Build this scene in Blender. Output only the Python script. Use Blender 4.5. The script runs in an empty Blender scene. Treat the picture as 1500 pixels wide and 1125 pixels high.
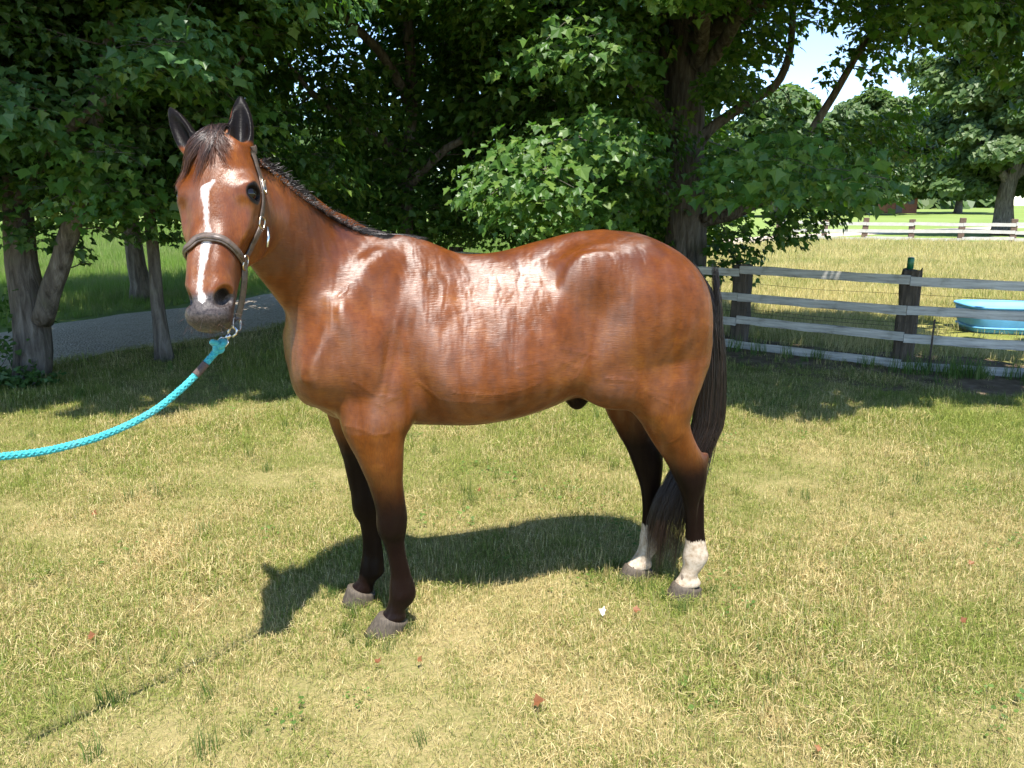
import bpy, bmesh, math, random
import numpy as np
from mathutils import Vector, Matrix
R = math.radians
rng = np.random.default_rng(7)
scene = bpy.context.scene
COL = scene.collection

# ---------------------------------------------------------------- camera, sky, sun, exposure
F_PX, CAM_H = 1130.0, 1.69                       # focal length in pixels of a 1500 px wide frame, eye height
PITCH = math.atan(262 / F_PX)
cam_data = bpy.data.cameras.new('camera')
cam_data.sensor_width = 36.0
cam_data.lens = 36.0 * F_PX / 1500.0
cam_data.clip_start, cam_data.clip_end = 0.05, 3000.0
cam = bpy.data.objects.new('camera', cam_data)
cam.location = (0, 0, CAM_H)
cam.rotation_euler = (math.pi / 2 - PITCH, 0, 0)
COL.objects.link(cam)
scene.camera = cam

SUN_VEC = Vector((0.06, -0.43, 1.0)).normalized()   # towards the sun: high, behind the photographer
SUN_EL = math.asin(SUN_VEC.z)
SUN_AZ = math.atan2(SUN_VEC.x, SUN_VEC.y)           # clockwise from +Y
world = bpy.data.worlds.new('World')
scene.world = world
world.use_nodes = True
wn, wl = world.node_tree.nodes, world.node_tree.links
bg = wn.get('Background') or wn.new('ShaderNodeBackground')
sky = wn.new('ShaderNodeTexSky')
sky.sky_type = 'NISHITA'
sky.sun_disc = False
sky.sun_elevation = SUN_EL
sky.sun_rotation = SUN_AZ
sky.air_density, sky.dust_density, sky.ozone_density = 1.0, 0.0, 2.0
sky.altitude = 1800.0
wl.new(sky.outputs['Color'], bg.inputs['Color'])
bg.inputs['Strength'].default_value = 0.15
sun_data = bpy.data.lights.new('sun', 'SUN')
sun_data.energy = 4.5
sun_data.angle = R(0.53)
sun_data.color = (1.0, 0.955, 0.88)
sun = bpy.data.objects.new('sun', sun_data)
sun.rotation_euler = SUN_VEC.to_track_quat('Z', 'Y').to_euler()
sun.location = (0, -4, 12)
COL.objects.link(sun)
vs = scene.view_settings
vs.view_transform, vs.look, vs.gamma, vs.exposure = 'Standard', 'None', 1.0, 1.28
vs.use_curve_mapping = False
scene.cycles.use_denoising = True
scene.cycles.max_bounces = 8
scene.cycles.transparent_max_bounces = 8

# ---------------------------------------------------------------- helpers
def tag(o, label=None, cat=None, group=None, kind=None):
    if label: o['label'] = label
    if cat: o['category'] = cat
    if group: o['group'] = group
    if kind: o['kind'] = kind
    return o

def link(o, parent=None):
    COL.objects.link(o)
    if parent is not None: o.parent = parent
    return o

def empty(name, loc=(0, 0, 0), rz=0.0):
    o = bpy.data.objects.new(name, None)
    o.empty_display_size = 0.1
    o.location = loc
    o.rotation_euler = (0, 0, rz)
    return link(o)

def mesh_np(name, verts, faces, mat=None, smooth=True, attrs=None):
    """verts (n,3) array, faces (m,k) int array or list of such arrays."""
    me = bpy.data.meshes.new(name)
    verts = np.asarray(verts, np.float32)
    fl = faces if isinstance(faces, list) else [faces]
    fl = [np.asarray(f, np.int32) for f in fl if len(f)]
    loops = np.concatenate([f.ravel() for f in fl])
    counts = np.concatenate([np.full(len(f), f.shape[1], np.int32) for f in fl])
    starts = np.concatenate([[0], np.cumsum(counts)[:-1]]).astype(np.int32)
    me.vertices.add(len(verts)); me.vertices.foreach_set('co', verts.ravel())
    me.loops.add(len(loops)); me.loops.foreach_set('vertex_index', loops)
    me.polygons.add(len(counts))
    me.polygons.foreach_set('loop_start', starts)
    me.polygons.foreach_set('loop_total', counts)
    me.polygons.foreach_set('use_smooth', np.full(len(counts), bool(smooth)))
    if attrs:
        for k, a in attrs.items():
            a = np.asarray(a, np.float32)
            if a.ndim == 1:
                at = me.attributes.new(k, 'FLOAT', 'POINT'); at.data.foreach_set('value', a)
            else:
                at = me.attributes.new(k, 'FLOAT_VECTOR', 'POINT'); at.data.foreach_set('vector', a.ravel())
    me.update(calc_edges=True)
    me.validate()
    if mat: me.materials.append(mat)
    return me

def obj(name, me, parent=None, loc=None, rot=None):
    o = bpy.data.objects.new(name, me)
    if loc is not None: o.location = loc
    if rot is not None: o.rotation_euler = rot
    return link(o, parent)

class MB:
    """collects simple shapes into one mesh"""
    def __init__(s): s.v, s.f = [], []
    def box(s, c, d, rot=None, bevel=0.0):
        c = Vector(c); hx, hy, hz = d[0] / 2, d[1] / 2, d[2] / 2
        M = rot if rot is not None else Matrix.Identity(3)
        b = min(bevel, hx * .9, hy * .9, hz * .9)
        n0 = len(s.v)
        if b <= 0:
            for x in (-hx, hx):
                for y in (-hy, hy):
                    for z in (-hz, hz): s.v.append(tuple(c + M @ Vector((x, y, z))))
            for q in ((0, 1, 3, 2), (4, 6, 7, 5), (0, 4, 5, 1), (2, 3, 7, 6), (0, 2, 6, 4), (1, 5, 7, 3)):
                s.f.append(tuple(n0 + i for i in q))
            return s
        bm = bmesh.new(); bmesh.ops.create_cube(bm, size=1)
        for v in bm.verts: v.co = Vector((v.co.x * 2 * hx, v.co.y * 2 * hy, v.co.z * 2 * hz))
        bmesh.ops.bevel(bm, geom=bm.edges[:], offset=b, segments=1, affect='EDGES')
        bm.verts.index_update()
        for v in bm.verts: s.v.append(tuple(c + M @ v.co))
        for f in bm.faces: s.f.append(tuple(n0 + v.index for v in f.verts))
        bm.free(); return s
    def tube(s, pts, rad, n=8, cap=True, flat=1.0, upv=None):
        """swept tube along pts; rad scalar or list; flat squashes the second axis"""
        P = [Vector(p) for p in pts]; k = len(P)
        rad = [rad] * k if np.isscalar(rad) else list(rad)
        n0 = len(s.v); prev = None
        for i in range(k):
            t = (P[min(i + 1, k - 1)] - P[max(i - 1, 0)]).normalized()
            if prev is None:
                a = Vector(upv) if upv is not None else (Vector((0, 0, 1)) if abs(t.z) < .9 else Vector((1, 0, 0)))
            else: a = prev
            a = (a - t * a.dot(t)).normalized(); b = t.cross(a); prev = a
            for j in range(n):
                w = 2 * math.pi * j / n
                s.v.append(tuple(P[i] + a * (math.cos(w) * rad[i] * flat) + b * (math.sin(w) * rad[i])))
        for i in range(k - 1):
            for j in range(n):
                j2 = (j + 1) % n
                s.f.append((n0 + i * n + j, n0 + i * n + j2, n0 + (i + 1) * n + j2, n0 + (i + 1) * n + j))
        if cap:
            s.f.append(tuple(n0 + j for j in reversed(range(n))))
            s.f.append(tuple(n0 + (k - 1) * n + j for j in range(n)))
        return s
    def build(s, name, mat=None, parent=None, smooth=False, loc=None, rot=None):
        me = bpy.data.meshes.new(name); me.from_pydata(s.v, [], s.f)
        if smooth: me.polygons.foreach_set('use_smooth', [True] * len(me.polygons))
        if mat: me.materials.append(mat)
        me.update()
        return obj(name, me, parent, loc, rot)

def pchip(xk, yk, x):
    """monotone cubic interpolation (Fritsch-Carlson), clamped ends"""
    xk = np.asarray(xk, float); yk = np.asarray(yk, float)
    h = np.diff(xk); d = np.diff(yk) / h
    m = np.zeros_like(yk)
    m[0], m[-1] = d[0], d[-1]
    for i in range(1, len(xk) - 1):
        if d[i - 1] * d[i] > 0:
            w1, w2 = 2 * h[i] + h[i - 1], h[i] + 2 * h[i - 1]
            m[i] = (w1 + w2) / (w1 / d[i - 1] + w2 / d[i])
    x = np.clip(x, xk[0], xk[-1])
    i = np.clip(np.searchsorted(xk, x) - 1, 0, len(h) - 1)
    t = (x - xk[i]) / h[i]
    t2, t3 = t * t, t * t * t
    return (2 * t3 - 3 * t2 + 1) * yk[i] + (t3 - 2 * t2 + t) * h[i] * m[i] + (-2 * t3 + 3 * t2) * yk[i + 1] + (t3 - t2) * h[i] * m[i + 1]

# ---- material helpers
class NT:
    def __init__(s, name):
        s.m = bpy.data.materials.new(name); s.m.use_nodes = True
        s.t = s.m.node_tree; s.n, s.l = s.t.nodes, s.t.links
        s.n.clear()
        s.out = s.n.new('ShaderNodeOutputMaterial')
    def new(s, t, **kw):
        nd = s.n.new(t)
        for k, v in kw.items(): setattr(nd, k, v)
        return nd
    def set(s, nd, **kw):
        for k, v in kw.items():
            k2 = k.replace('_', ' ')
            inp = nd.inputs[k2] if k2 in nd.inputs else nd.inputs[k]
            s.put(inp, v)
        return nd
    def put(s, inp, v):
        if hasattr(v, 'is_output') or isinstance(v, bpy.types.NodeSocket): s.l.new(v, inp)
        else: inp.default_value = v
    def noise(s, vec, scale, detail=3, rough=.55, dist=0.0):
        nd = s.new('ShaderNodeTexNoise'); s.l.new(vec, nd.inputs['Vector'])
        nd.inputs['Scale'].default_value = scale; nd.inputs['Detail'].default_value = detail
        nd.inputs['Roughness'].default_value = rough; nd.inputs['Distortion'].default_value = dist
        return nd.outputs['Fac']
    def math(s, op, a, b=None, c=None, clamp=False):
        nd = s.new('ShaderNodeMath', operation=op); nd.use_clamp = clamp
        for i, v in enumerate((a, b, c)):
            if v is not None: s.put(nd.inputs[i], v)
        return nd.outputs[0]
    def ramp(s, fac, stops, interp='LINEAR'):
        nd = s.new('ShaderNodeValToRGB'); nd.color_ramp.interpolation = interp
        el = nd.color_ramp.elements
        while len(el) > 1: el.remove(el[0])
        el[0].position, el[0].color = stops[0][0], c4(stops[0][1])
        for p, c in stops[1:]:
            e = el.new(p); e.color = c4(c)
        s.put(nd.inputs['Fac'], fac)
        return nd.outputs['Color']
    def smooth(s, x, lo, hi):
        nd = s.new('ShaderNodeMapRange', interpolation_type='SMOOTHSTEP')
        s.put(nd.inputs['Value'], x); s.put(nd.inputs['From Min'], lo); s.put(nd.inputs['From Max'], hi)
        return nd.outputs['Result']
    def mix(s, fac, a, b, blend='MIX'):
        nd = s.new('ShaderNodeMix', data_type='RGBA', blend_type=blend)
        s.put(nd.inputs[0], fac)
        s.put(nd.inputs[6], c4(a) if isinstance(a, (tuple, list)) else a)
        s.put(nd.inputs[7], c4(b) if isinstance(b, (tuple, list)) else b)
        return nd.outputs[2]
    def attr(s, name, kind='GEOMETRY'):
        nd = s.new('ShaderNodeAttribute', attribute_name=name, attribute_type=kind); return nd
    def bsdf(s, **kw):
        nd = s.new('ShaderNodeBsdfPrincipled'); s.set(nd, **kw)
        s.l.new(nd.outputs[0], s.out.inputs['Surface']); return nd
    def bump(s, h, strength=.3, dist=.01, normal=None):
        nd = s.new('ShaderNodeBump'); s.put(nd.inputs['Height'], h)
        nd.inputs['Strength'].default_value = strength; nd.inputs['Distance'].default_value = dist
        if normal is not None: s.l.new(normal, nd.inputs['Normal'])
        return nd.outputs['Normal']

def c4(c): return (c[0], c[1], c[2], 1.0) if len(c) == 3 else tuple(c)

def simple_mat(name, col, rough=.6, metal=0.0, var=.25, scale=20, bump=.2, bd=.004, spec=.5):
    t = NT(name); co = t.new('ShaderNodeTexCoord').outputs['Object']
    n = t.noise(co, scale, 5)
    dark = tuple(x * (1 - var) for x in col); lite = tuple(min(1, x * (1 + var)) for x in col)
    c = t.ramp(n, [(.3, dark), (.7, lite)])
    b = t.bsdf(Base_Color=c, Roughness=rough, Metallic=metal)
    b.inputs['Specular IOR Level'].default_value = spec
    if bump: t.l.new(t.bump(t.noise(co, scale * 3, 4), bump, bd), b.inputs['Normal'])
    return t.m
# ================================================================ HORSE
# body frame: x = u along the spine towards the tail, y = v away from the camera, z up
H_ORG = np.array([-0.575, 2.95, 0.0])
H_ROT = math.atan2(.207, .978)
H_A = np.array([math.cos(H_ROT), math.sin(H_ROT), 0]); H_N = np.array([-H_A[1], H_A[0], 0])
VOX = 0.0066
G0 = np.array([-0.80, -0.84, -0.02]); G1 = np.array([1.50, 0.36, 2.14])
GN_ = np.ceil((G1 - G0) / VOX).astype(int) + 1
D = np.full(GN_, 1.0, np.float32)
ax_u, ax_v, ax_z = (G0[i] + VOX * np.arange(GN_[i]) for i in range(3))

def region(lo, hi):
    i0 = np.clip(np.floor((np.asarray(lo) - G0) / VOX).astype(int), 0, GN_ - 2)
    i1 = np.clip(np.ceil((np.asarray(hi) - G0) / VOX).astype(int) + 1, 1, GN_)
    sl = tuple(slice(a, b) for a, b in zip(i0, i1))
    U, V, Z = np.meshgrid(ax_u[sl[0]].astype(np.float32), ax_v[sl[1]].astype(np.float32), ax_z[sl[2]].astype(np.float32), indexing='ij', sparse=True)
    return sl, U, V, Z

def blend(sl, d, k, op='add'):
    c = D[sl]
    if op == 'add':
        h = np.maximum(k - np.abs(c - d), 0) / k
        D[sl] = np.minimum(c, d) - h * h * (k * .25)
    else:
        d = -d
        h = np.maximum(k - np.abs(c - d), 0) / k
        D[sl] = np.maximum(c, d) + h * h * (k * .25)

def ell(c, r, rot=None, k=.05, op='add', mirror=False):
    """ellipsoid; rot = 3x3 whose COLUMNS are the ellipsoid axes in body coords"""
    c = np.asarray(c, float); r = np.asarray(r, float)
    M = np.eye(3) if rot is None else np.asarray(rot, float)
    ext = np.sqrt(((M * r) ** 2).sum(1)) + k + .012
    sl, U, V, Z = region(c - ext, c + ext)
    x, y, z = U - c[0], V - c[1], Z - c[2]
    q = [(M[0, i] * x + M[1, i] * y + M[2, i] * z) / r[i] for i in range(3)]
    s1 = np.sqrt(q[0] ** 2 + q[1] ** 2 + q[2] ** 2) + 1e-6
    s2 = np.sqrt((q[0] / r[0]) ** 2 + (q[1] / r[1]) ** 2 + (q[2] / r[2]) ** 2) + 1e-6
    blend(sl, (s1 * (s1 - 1) / s2).astype(np.float32), k, op)
    if mirror:
        M2 = M.copy(); M2[1, :] *= -1
        ell(c * (1, -1, 1), r, M2, k, op)

def dir_rot(d, up=(0, 1, 0)):
    """columns: d, b, c with d first axis"""
    d = np.asarray(d, float); d /= np.linalg.norm(d)
    u = np.asarray(up, float); u = u - d * u.dot(d); u /= np.linalg.norm(u)
    return np.stack([d, u, np.cross(d, u)], 1)

def loft(o, e1, e2, e3, s, c1, c2, r1, r2a, r2b, p=2.0, k=.05, op='add', top=None, lo=None, hi=None):
    """tube along e3: centre offsets c1, c2; half width r1 along e1; r2a on the +e2 side, r2b on the -e2 side"""
    o = np.asarray(o, float); s = np.asarray(s, float)
    if lo is None:
        P = []
        for i in range(len(s)):
            for a in (-1, 1):
                P.append(o + e3 * s[i] + e1 * (c1[i] + a * r1[i]) + e2 * (c2[i] + r2a[i]))
                P.append(o + e3 * s[i] + e1 * (c1[i] + a * r1[i]) + e2 * (c2[i] - r2b[i]))
        P = np.array(P); pad = k + .02
        lo, hi = P.min(0) - pad, P.max(0) + pad
    sl, U, V, Z = region(lo, hi)
    x, y, z = U - o[0], V - o[1], Z - o[2]
    S = (e3[0] * x + e3[1] * y + e3[2] * z).astype(np.float32)
    fine = np.linspace(s[0], s[-1], 400)
    def ip(a): return np.interp(S, fine, pchip(s, a, fine)).astype(np.float32)
    X1 = np.abs(e1[0] * x + e1[1] * y + e1[2] * z - ip(c1)); X2 = e2[0] * x + e2[1] * y + e2[2] * z - ip(c2)
    R1 = ip(r1); R2 = np.where(X2 > 0, ip(r2a), ip(r2b))
    t = np.clip(X2 / R2, -1, 1)
    if top is not None: R1 = R1 * (1 - ip(top) * np.clip(t, 0, 1) ** 1.5)
    q = ((X1 / R1) ** p + (np.abs(X2) / R2) ** p) ** (1.0 / p)
    d = (q - 1) * np.minimum(R1, R2)
    d = np.maximum(d, np.maximum(s[0] - S, S - s[-1]))
    blend(sl, d.astype(np.float32), k, op)

EU, EV, EZ = np.eye(3)
# ---- trunk
tu = [-.295, -.285, -.25, -.20, -.10, .02, .13, .24, .40, .53, .65, .78, .90, .98, 1.12, 1.24, 1.325, 1.382, 1.410, 1.416]
tt = [1.21, 1.24, 1.30, 1.37, 1.46, 1.54, 1.582, 1.562, 1.506, 1.512, 1.541, 1.573, 1.592, 1.594, 1.575, 1.524, 1.464, 1.395, 1.32, 1.28]
tb = [1.12, 1.08, 1.0, .935, .872, .85, .842, .835, .828, .838, .860, .902, .955, .99, 1.02, 1.05, 1.07, 1.10, 1.16, 1.20]
tw = [.03, .07, .13, .165, .195, .21, .222, .245, .275, .285, .283, .268, .255, .255, .25, .225, .185, .13, .07, .03]
tn = [.0, .0, .1, .2, .35, .45, .5, .44, .34, .30, .29, .30, .3, .25, .15, .1, .05, 0, 0, 0]
tt, tb = np.array(tt), np.array(tb)
zc = tb + (tt - tb) * np.interp(tu, [-.1, .2, .4, .8, 1.0], [.42, .33, .29, .32, .42])
loft((0, 0, 0), EV, EZ, EU, tu, np.zeros(len(tu)), zc, tw, tt - zc, zc - tb, p=2.0, k=.03, top=tn,
     lo=(-.33, -.34, .78), hi=(1.46, .34, 1.66))
# ---- shoulder, arm, breast
for sgn in (-1, 1):
    ell((-.06, sgn * .140, 1.28), (.27, .055, .10), dir_rot((-.52, sgn * .26, -.86), (0, 1, 0)), .07)          # scapula
    ell((-.085, sgn * .172, 1.29), (.19, .020, .022), dir_rot((-.55, sgn * .28, -.84), (0, 1, 0)), .05)          # scapular spine
    ell((.045, sgn * .165, 1.09), (.20, .07, .135), dir_rot((.25, 0, -.95), (0, 1, 0)), .06)            # triceps
    ell((-.155, sgn * .125, 1.08), (.105, .080, .115), None, .06)                                          # point of shoulder
    ell((-.215, sgn * .07, 1.07), (.052, .065, .11), None, .05)                                           # breast
    ell((.02, sgn * .140, .90), (.10, .075, .12), None, .05)                                            # top of forearm
    ell((.135, sgn * .150, .925), (.040, .045, .055), None, .04)                                         # elbow
    ell((-.03, sgn * .195, 1.20), (.13, .022, .028), dir_rot((.35, sgn * -.05, -.94), (0, 1, 0)), .045)     # deltoid edge
    ell((.11, sgn * .268, 1.22), (.16, .05, .012), dir_rot((-.25, 0, -.95), (0, 1, 0)), .05, 'sub')         # groove behind the triceps
    ell((1.17, sgn * .270, 1.12), (.22, .05, .012), dir_rot((.18, 0, .98), (0, 1, 0)), .05, 'sub')          # groove between thigh muscles
    # ---- hindquarter
    ell((1.08, sgn * .125, 1.355), (.26, .115, .165), dir_rot((.93, 0, -.25), (0, 1, 0)), .11)            # gluteals
    ell((1.232, sgn * .125, 1.19), (.24, .10, .15), dir_rot((-.25, 0, 1), (0, 1, 0)), .06)              # hamstrings
    ell((1.03, sgn * .160, 1.14), (.25, .085, .16), dir_rot((.42, 0, .9), (0, 1, 0)), .09)             # quadriceps
    ell((.965, sgn * .165, 1.00), (.075, .07, .085), None, .06)                                        # stifle
    ell((.86, sgn * .172, 1.43), (.060, .020, .080), dir_rot((.5, 0, .85), (0, 1, 0)), .09)           # point of hip
    ell((.84, sgn * .350, 1.22), (.17, .085, .07), dir_rot((.35, 0, .94), (0, 1, 0)), .13, 'sub')   # flank hollow
    ell((.17, sgn * .315, 1.06), (.03, .095, .22), dir_rot((.95, 0, .25), (0, 1, 0)), .10, 'sub')       # behind the shoulder
    ell((.935, sgn * .165, 1.02), (.09, .02, .05), dir_rot((.7, 0, .7), (0, 1, 0)), .06)                # flank fold

# ---- legs: (z, front u, back u, centre v, half width across)
def leg(tab, sgn, k):
    T = np.array(sorted(tab)); z, f, b, vc, hw = T.T
    c, r = (f + b) / 2, (b - f) / 2
    loft((0, 0, 0), EU, EV, EZ, z, c, sgn * vc, r, hw, hw, p=2.2, k=k)
near_fore = [(1.02, -.04, .10, .135, .02), (.95, -.08, .135, .150, .060), (.89, -.088, .137, .155, .075), (.80, -.064, .132, .158, .070), (.71, -.032, .127, .155, .062), (.646, -.010, .124, .150, .054),
             (.554, .012, .132, .145, .047), (.491, .021, .137, .142, .048), (.442, .026, .132, .14, .045), (.398, .038, .124, .138, .035), (.335, .053, .127, .137, .030),
             (.253, .062, .143, .136, .031), (.20, .057, .158, .135, .038), (.165, .055, .163, .135, .042), (.122, .047, .146, .135, .034), (.095, .036, .116, .135, .034), (.070, .012, .122, .135, .042), (.050, .0, .118, .135, .042)]
far_fore = [(1.02, -.10, .05, .13, .02), (.95, -.165, .09, .143, .06), (.89, -.165, .075, .145, .075), (.80, -.146, .052, .148, .068), (.71, -.118, .030, .146, .060), (.635, -.10, .024, .143, .053), (.55, -.087, .034, .140, .047),
            (.472, -.074, .046, .138, .049), (.42, -.066, .046, .136, .047), (.36, -.047, .036, .135, .034), (.30, -.041, .040, .134, .030), (.236, -.042, .046, .133, .031),
            (.17, -.055, .048, .133, .039), (.135, -.060, .048, .133, .041), (.100, -.072, .012, .133, .034), (.07, -.105, .0, .133, .040), (.048, -.112, -.002, .133, .042)]
near_hind = [(1.12, 1.0, 1.25, .12, .02), (1.05, .93, 1.32, .14, .07), (.974, .958, 1.335, .148, .085), (.872, 1.053, 1.316, .150, .078), (.808, 1.106, 1.306, .147, .070), (.732, 1.155, 1.338, .140, .058), (.653, 1.211, 1.386, .134, .049),
             (.60, 1.243, 1.404, .130, .048), (.56, 1.265, 1.406, .128, .048), (.495, 1.297, 1.404, .124, .041), (.418, 1.321, 1.409, .118, .034), (.326, 1.334, 1.418, .113, .032), (.237, 1.338, 1.434, .108, .038),
             (.185, 1.332, 1.448, .106, .044), (.140, 1.334, 1.428, .106, .037), (.10, 1.324, 1.400, .106, .034), (.065, 1.300, 1.420, .106, .042), (.048, 1.295, 1.422, .106, .042)]
far_hind = [(1.12, 1.0, 1.25, .12, .02), (1.05, .95, 1.31, .14, .07), (.96, .97, 1.31, .145, .085), (.88, 1.007, 1.28, .147, .080), (.797, 1.047, 1.25, .143, .070), (.70, 1.098, 1.262, .135, .056), (.62, 1.143, 1.300, .128, .049),
            (.56, 1.168, 1.314, .124, .047), (.504, 1.189, 1.312, .120, .042), (.42, 1.214, 1.306, .116, .034), (.326, 1.224, 1.308, .112, .032), (.242, 1.221, 1.316, .108, .037), (.185, 1.214, 1.330, .106, .044), (.14, 1.208, 1.308, .105, .037), (.10, 1.188, 1.272, .105, .034), (.065, 1.155, 1.275, .105, .042), (.045, 1.148, 1.275, .105, .042)]
leg(near_fore, -1, .05); leg(far_fore, 1, .05); leg(near_hind, -1, .06); leg(far_hind, 1, .06)
for u0, sgn, z in ((.030, -1, .47), (-.062, 1, .45)): ell((u0 + .016, sgn * .14, z), (.020, .034, .050), None, .03)   # knee caps
for u0, sgn, z in ((1.392, -1, .64), (1.300, 1, .60)): ell((u0, sgn * .132, z), (.010, .020, .040), dir_rot((.35, 0, 1), (0, 1, 0))[:, [1, 2, 0]], .02)  # hock points
for c, h in (((.094, -.170, .30), 1), ((.006, .100, .28), 1), ((1.378, -.148, .38), 1), ((1.268, .078, .36), 1)):    # groove between cannon bone and tendon
    ell(c, (.006, .012, .10), None, .018, 'sub')
# ---- sheath
ell((.895, -.02, .945), (.090, .045, .045), dir_rot((.75, 0, .66), (0, 1, 0)), .05)
ell((.858, -.03, .900), (.032, .034, .036), None, .03)
# ---- neck
crest = np.array([(.10, 0, 1.585), (.04, 0, 1.626), (-.06, -.035, 1.685), (-.128, -.09, 1.730), (-.205, -.18, 1.782), (-.270, -.265, 1.842), (-.320, -.335, 1.895), (-.360, -.385, 1.925), (-.40, -.43, 1.925)])
under = np.array([(-.20, 0, 1.05), (-.285, 0, 1.19), (-.318, -.045, 1.29), (-.34, -.11, 1.37), (-.365, -.19, 1.44), (-.385, -.26, 1.50), (-.41, -.31, 1.56), (-.43, -.34, 1.60)])
NA, NB = np.array([-.02, 0, 1.36]), np.array([-.385, -.345, 1.74])
n3 = (NB - NA) / np.linalg.norm(NB - NA)
n1 = np.cross(n3, EZ); n1 /= np.linalg.norm(n1)
if n1[1] > 0: n1 = -n1                        # towards the camera side
n2 = np.cross(n1, n3); n2 = n2 if n2[2] > 0 else -n2
def nf(P): q = P - NA; return np.stack([q @ n3, q @ n1, q @ n2], 1)
cq, uq = nf(crest), nf(under)
ns = np.linspace(-.10, .60, 10)
co_ = np.argsort(cq[:, 0]); uo_ = np.argsort(uq[:, 0])
c2t = np.interp(ns, cq[co_, 0], cq[co_, 2]); c2b = np.interp(ns, uq[uo_, 0], uq[uo_, 2])
c1t = np.interp(ns, cq[co_, 0], cq[co_, 1]); c1b = np.interp(ns, uq[uo_, 0], uq[uo_, 1])
nr1 = np.interp(ns, [-.1, 0, .1, .2, .3, .4, .5, .6], [.18, .165, .135, .112, .098, .088, .075, .05])
nm = c2b + (c2t - c2b) * .45
loft(NA, n1, n2, n3, ns, (c1t + c1b) / 2, nm, nr1, c2t - nm, nm - c2b, p=2.0, k=.09, top=np.full(10, .45))
# ---- head
yaw, pit, rol = R(-4.0), R(25.5), R(-3.0)
HP_W = np.array([-.902, 2.445, 1.912])
f_ = np.array([math.sin(yaw), -math.cos(yaw), 0.0])
w3 = math.cos(pit) * np.array([0, 0, -1.]) + math.sin(pit) * f_
w2 = math.cos(pit) * f_ + math.sin(pit) * np.array([0, 0, 1.])
w1 = np.cross(w2, w3)
w1, w3 = math.cos(rol) * w1 + math.sin(rol) * w3, math.cos(rol) * w3 - math.sin(rol) * w1
def w2l(d): return np.array([d @ H_A, d @ H_N, d[2]])
HP = w2l(HP_W - H_ORG); h1, h2, h3 = w2l(w1), w2l(w2), w2l(w3)
HM = np.stack([h1, h2, h3], 1)                 # columns: right (image), out of the face, down the face
def hd(x1, s, x2): return HP + h1 * x1 + h3 * s + h2 * x2
hs = [-.03, 0, .05, .12, .19, .26, .33, .40, .47, .53, .57, .60, .615]
hf = [-.05, -.025, -.004, .010, .010, .004, .0, -.002, -.004, -.006, -.014, -.034, -.055]
hb = [-.10, -.135, -.175, -.225, -.258, -.262, -.225, -.172, -.142, -.132, -.125, -.110, -.085]
hw = [.040, .066, .092, .110, .114, .107, .095, .081, .069, .061, .057, .047, .026]
hf, hb = np.array(hf), np.array(hb); hm = hf - (hf - hb) * .42
loft(HP, h1, h2, h3, hs, np.zeros(len(hs)), hm, hw, hf - hm, hm - hb, p=2.5, k=.05, top=[.2, .2, .2, .18, .2, .22, .24, .24, .2, .15, .12, .1, 0])
for sg in (-1, 1):
    ell(hd(sg * .090, .188, -.052), (.028, .036, .038), HM, .05)                                  # orbit
    ell(hd(sg * .094, .165, -.038), (.018, .014, .036), HM @ dir_rot((0, .3, 1), (1, 0, 0))[:, [1, 2, 0]], .03)   # brow
    ell(hd(sg * .052, .06, -.045), (.030, .04, .06), HM, .04)                                     # temporal
    ell(hd(sg * .064, .245, -.165), (.036, .085, .105), HM, .05)                                  # cheek
    ell(hd(sg * .089, .300, -.060), (.010, .015, .085), HM @ dir_rot((sg * -.16, -.06, 1), (1, 0, 0))[:, [1, 2, 0]], .03)  # facial crest
    ell(hd(sg * .100, .40, -.110), (.018, .04, .06), HM, .06, 'sub')                              # cheek hollow
    ell(hd(sg * .044, .525, -.036), (.028, .034, .040), HM @ dir_rot((sg * -.35, .1, 1), (1, 0, 0))[:, [1, 2, 0]], .025)   # nostril flare
    ell(hd(sg * .034, .43, -.018), (.02, .02, .09), HM, .04)                                      # nasal side
    ell(hd(sg * .033, .585, -.045), (.028, .03, .026), HM, .03)                                   # upper lip
ell(hd(0, .575, -.030), (.037, .028, .034), HM, .03)
ell(hd(0, .583, -.108), (.037, .036, .028), HM, .03)                                              # chin
ell(hd(0, .598, -.078), (.065, .05, .0055), HM, .008, 'sub')                                       # mouth slit
for sg in (-1, 1):
    ell(hd(sg * .051, .526, -.024), (.0160, .036, .034), HM @ dir_rot((sg * -.50, .05, 1), (1, 0, 0))[:, [1, 2, 0]], .010, 'sub')   # nostril
    ell(hd(sg * .117, .192, -.046), (.023, .026, .0175), HM, .010, 'sub')                         # eye socket
    ell(hd(sg * .111, .1715, -.044), (.015, .030, .0075), HM, .010)                                # upper lid
    ell(hd(sg * .106, .2125, -.046), (.013, .026, .0060), HM, .010)                                # lower lid
ell(hd(0, .045, -.10), (.055, .07, .07), HM, .07)                                                  # poll
# ---- ears (forward-facing cups)
def ear(base, tip_dir, open_dir):
    d = np.asarray(tip_dir, float); d /= np.linalg.norm(d)
    o = np.asarray(open_dir, float); o -= d * o.dot(d); o /= np.linalg.norm(o)
    e1 = np.cross(d, o)
    s = [-.02, .0, .03, .07, .12, .16, .186, .195]
    w = [.018, .026, .036, .040, .034, .021, .009, .003]
    z = np.zeros(8)
    loft(base, e1, o, d, s, z, z, w, np.array(w) * .62, np.array(w) * .8, p=2.0, k=.02)
    s2 = [.012, .03, .07, .12, .158, .178]
    w2_ = [.006, .020, .026, .021, .010, .002]
    loft(base, e1, o, d, s2, np.zeros(6), np.full(6, .024), w2_, np.array(w2_) * 1.6, np.array(w2_) * 1.25, p=2.0, k=.008, op='sub')
    return e1, o, d
ear(hd(-.082, .050, -.055), -h3 * .90 - h1 * .48 + h2 * .08, h2 * .9 - h1 * .45 + h3 * .05)
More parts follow.
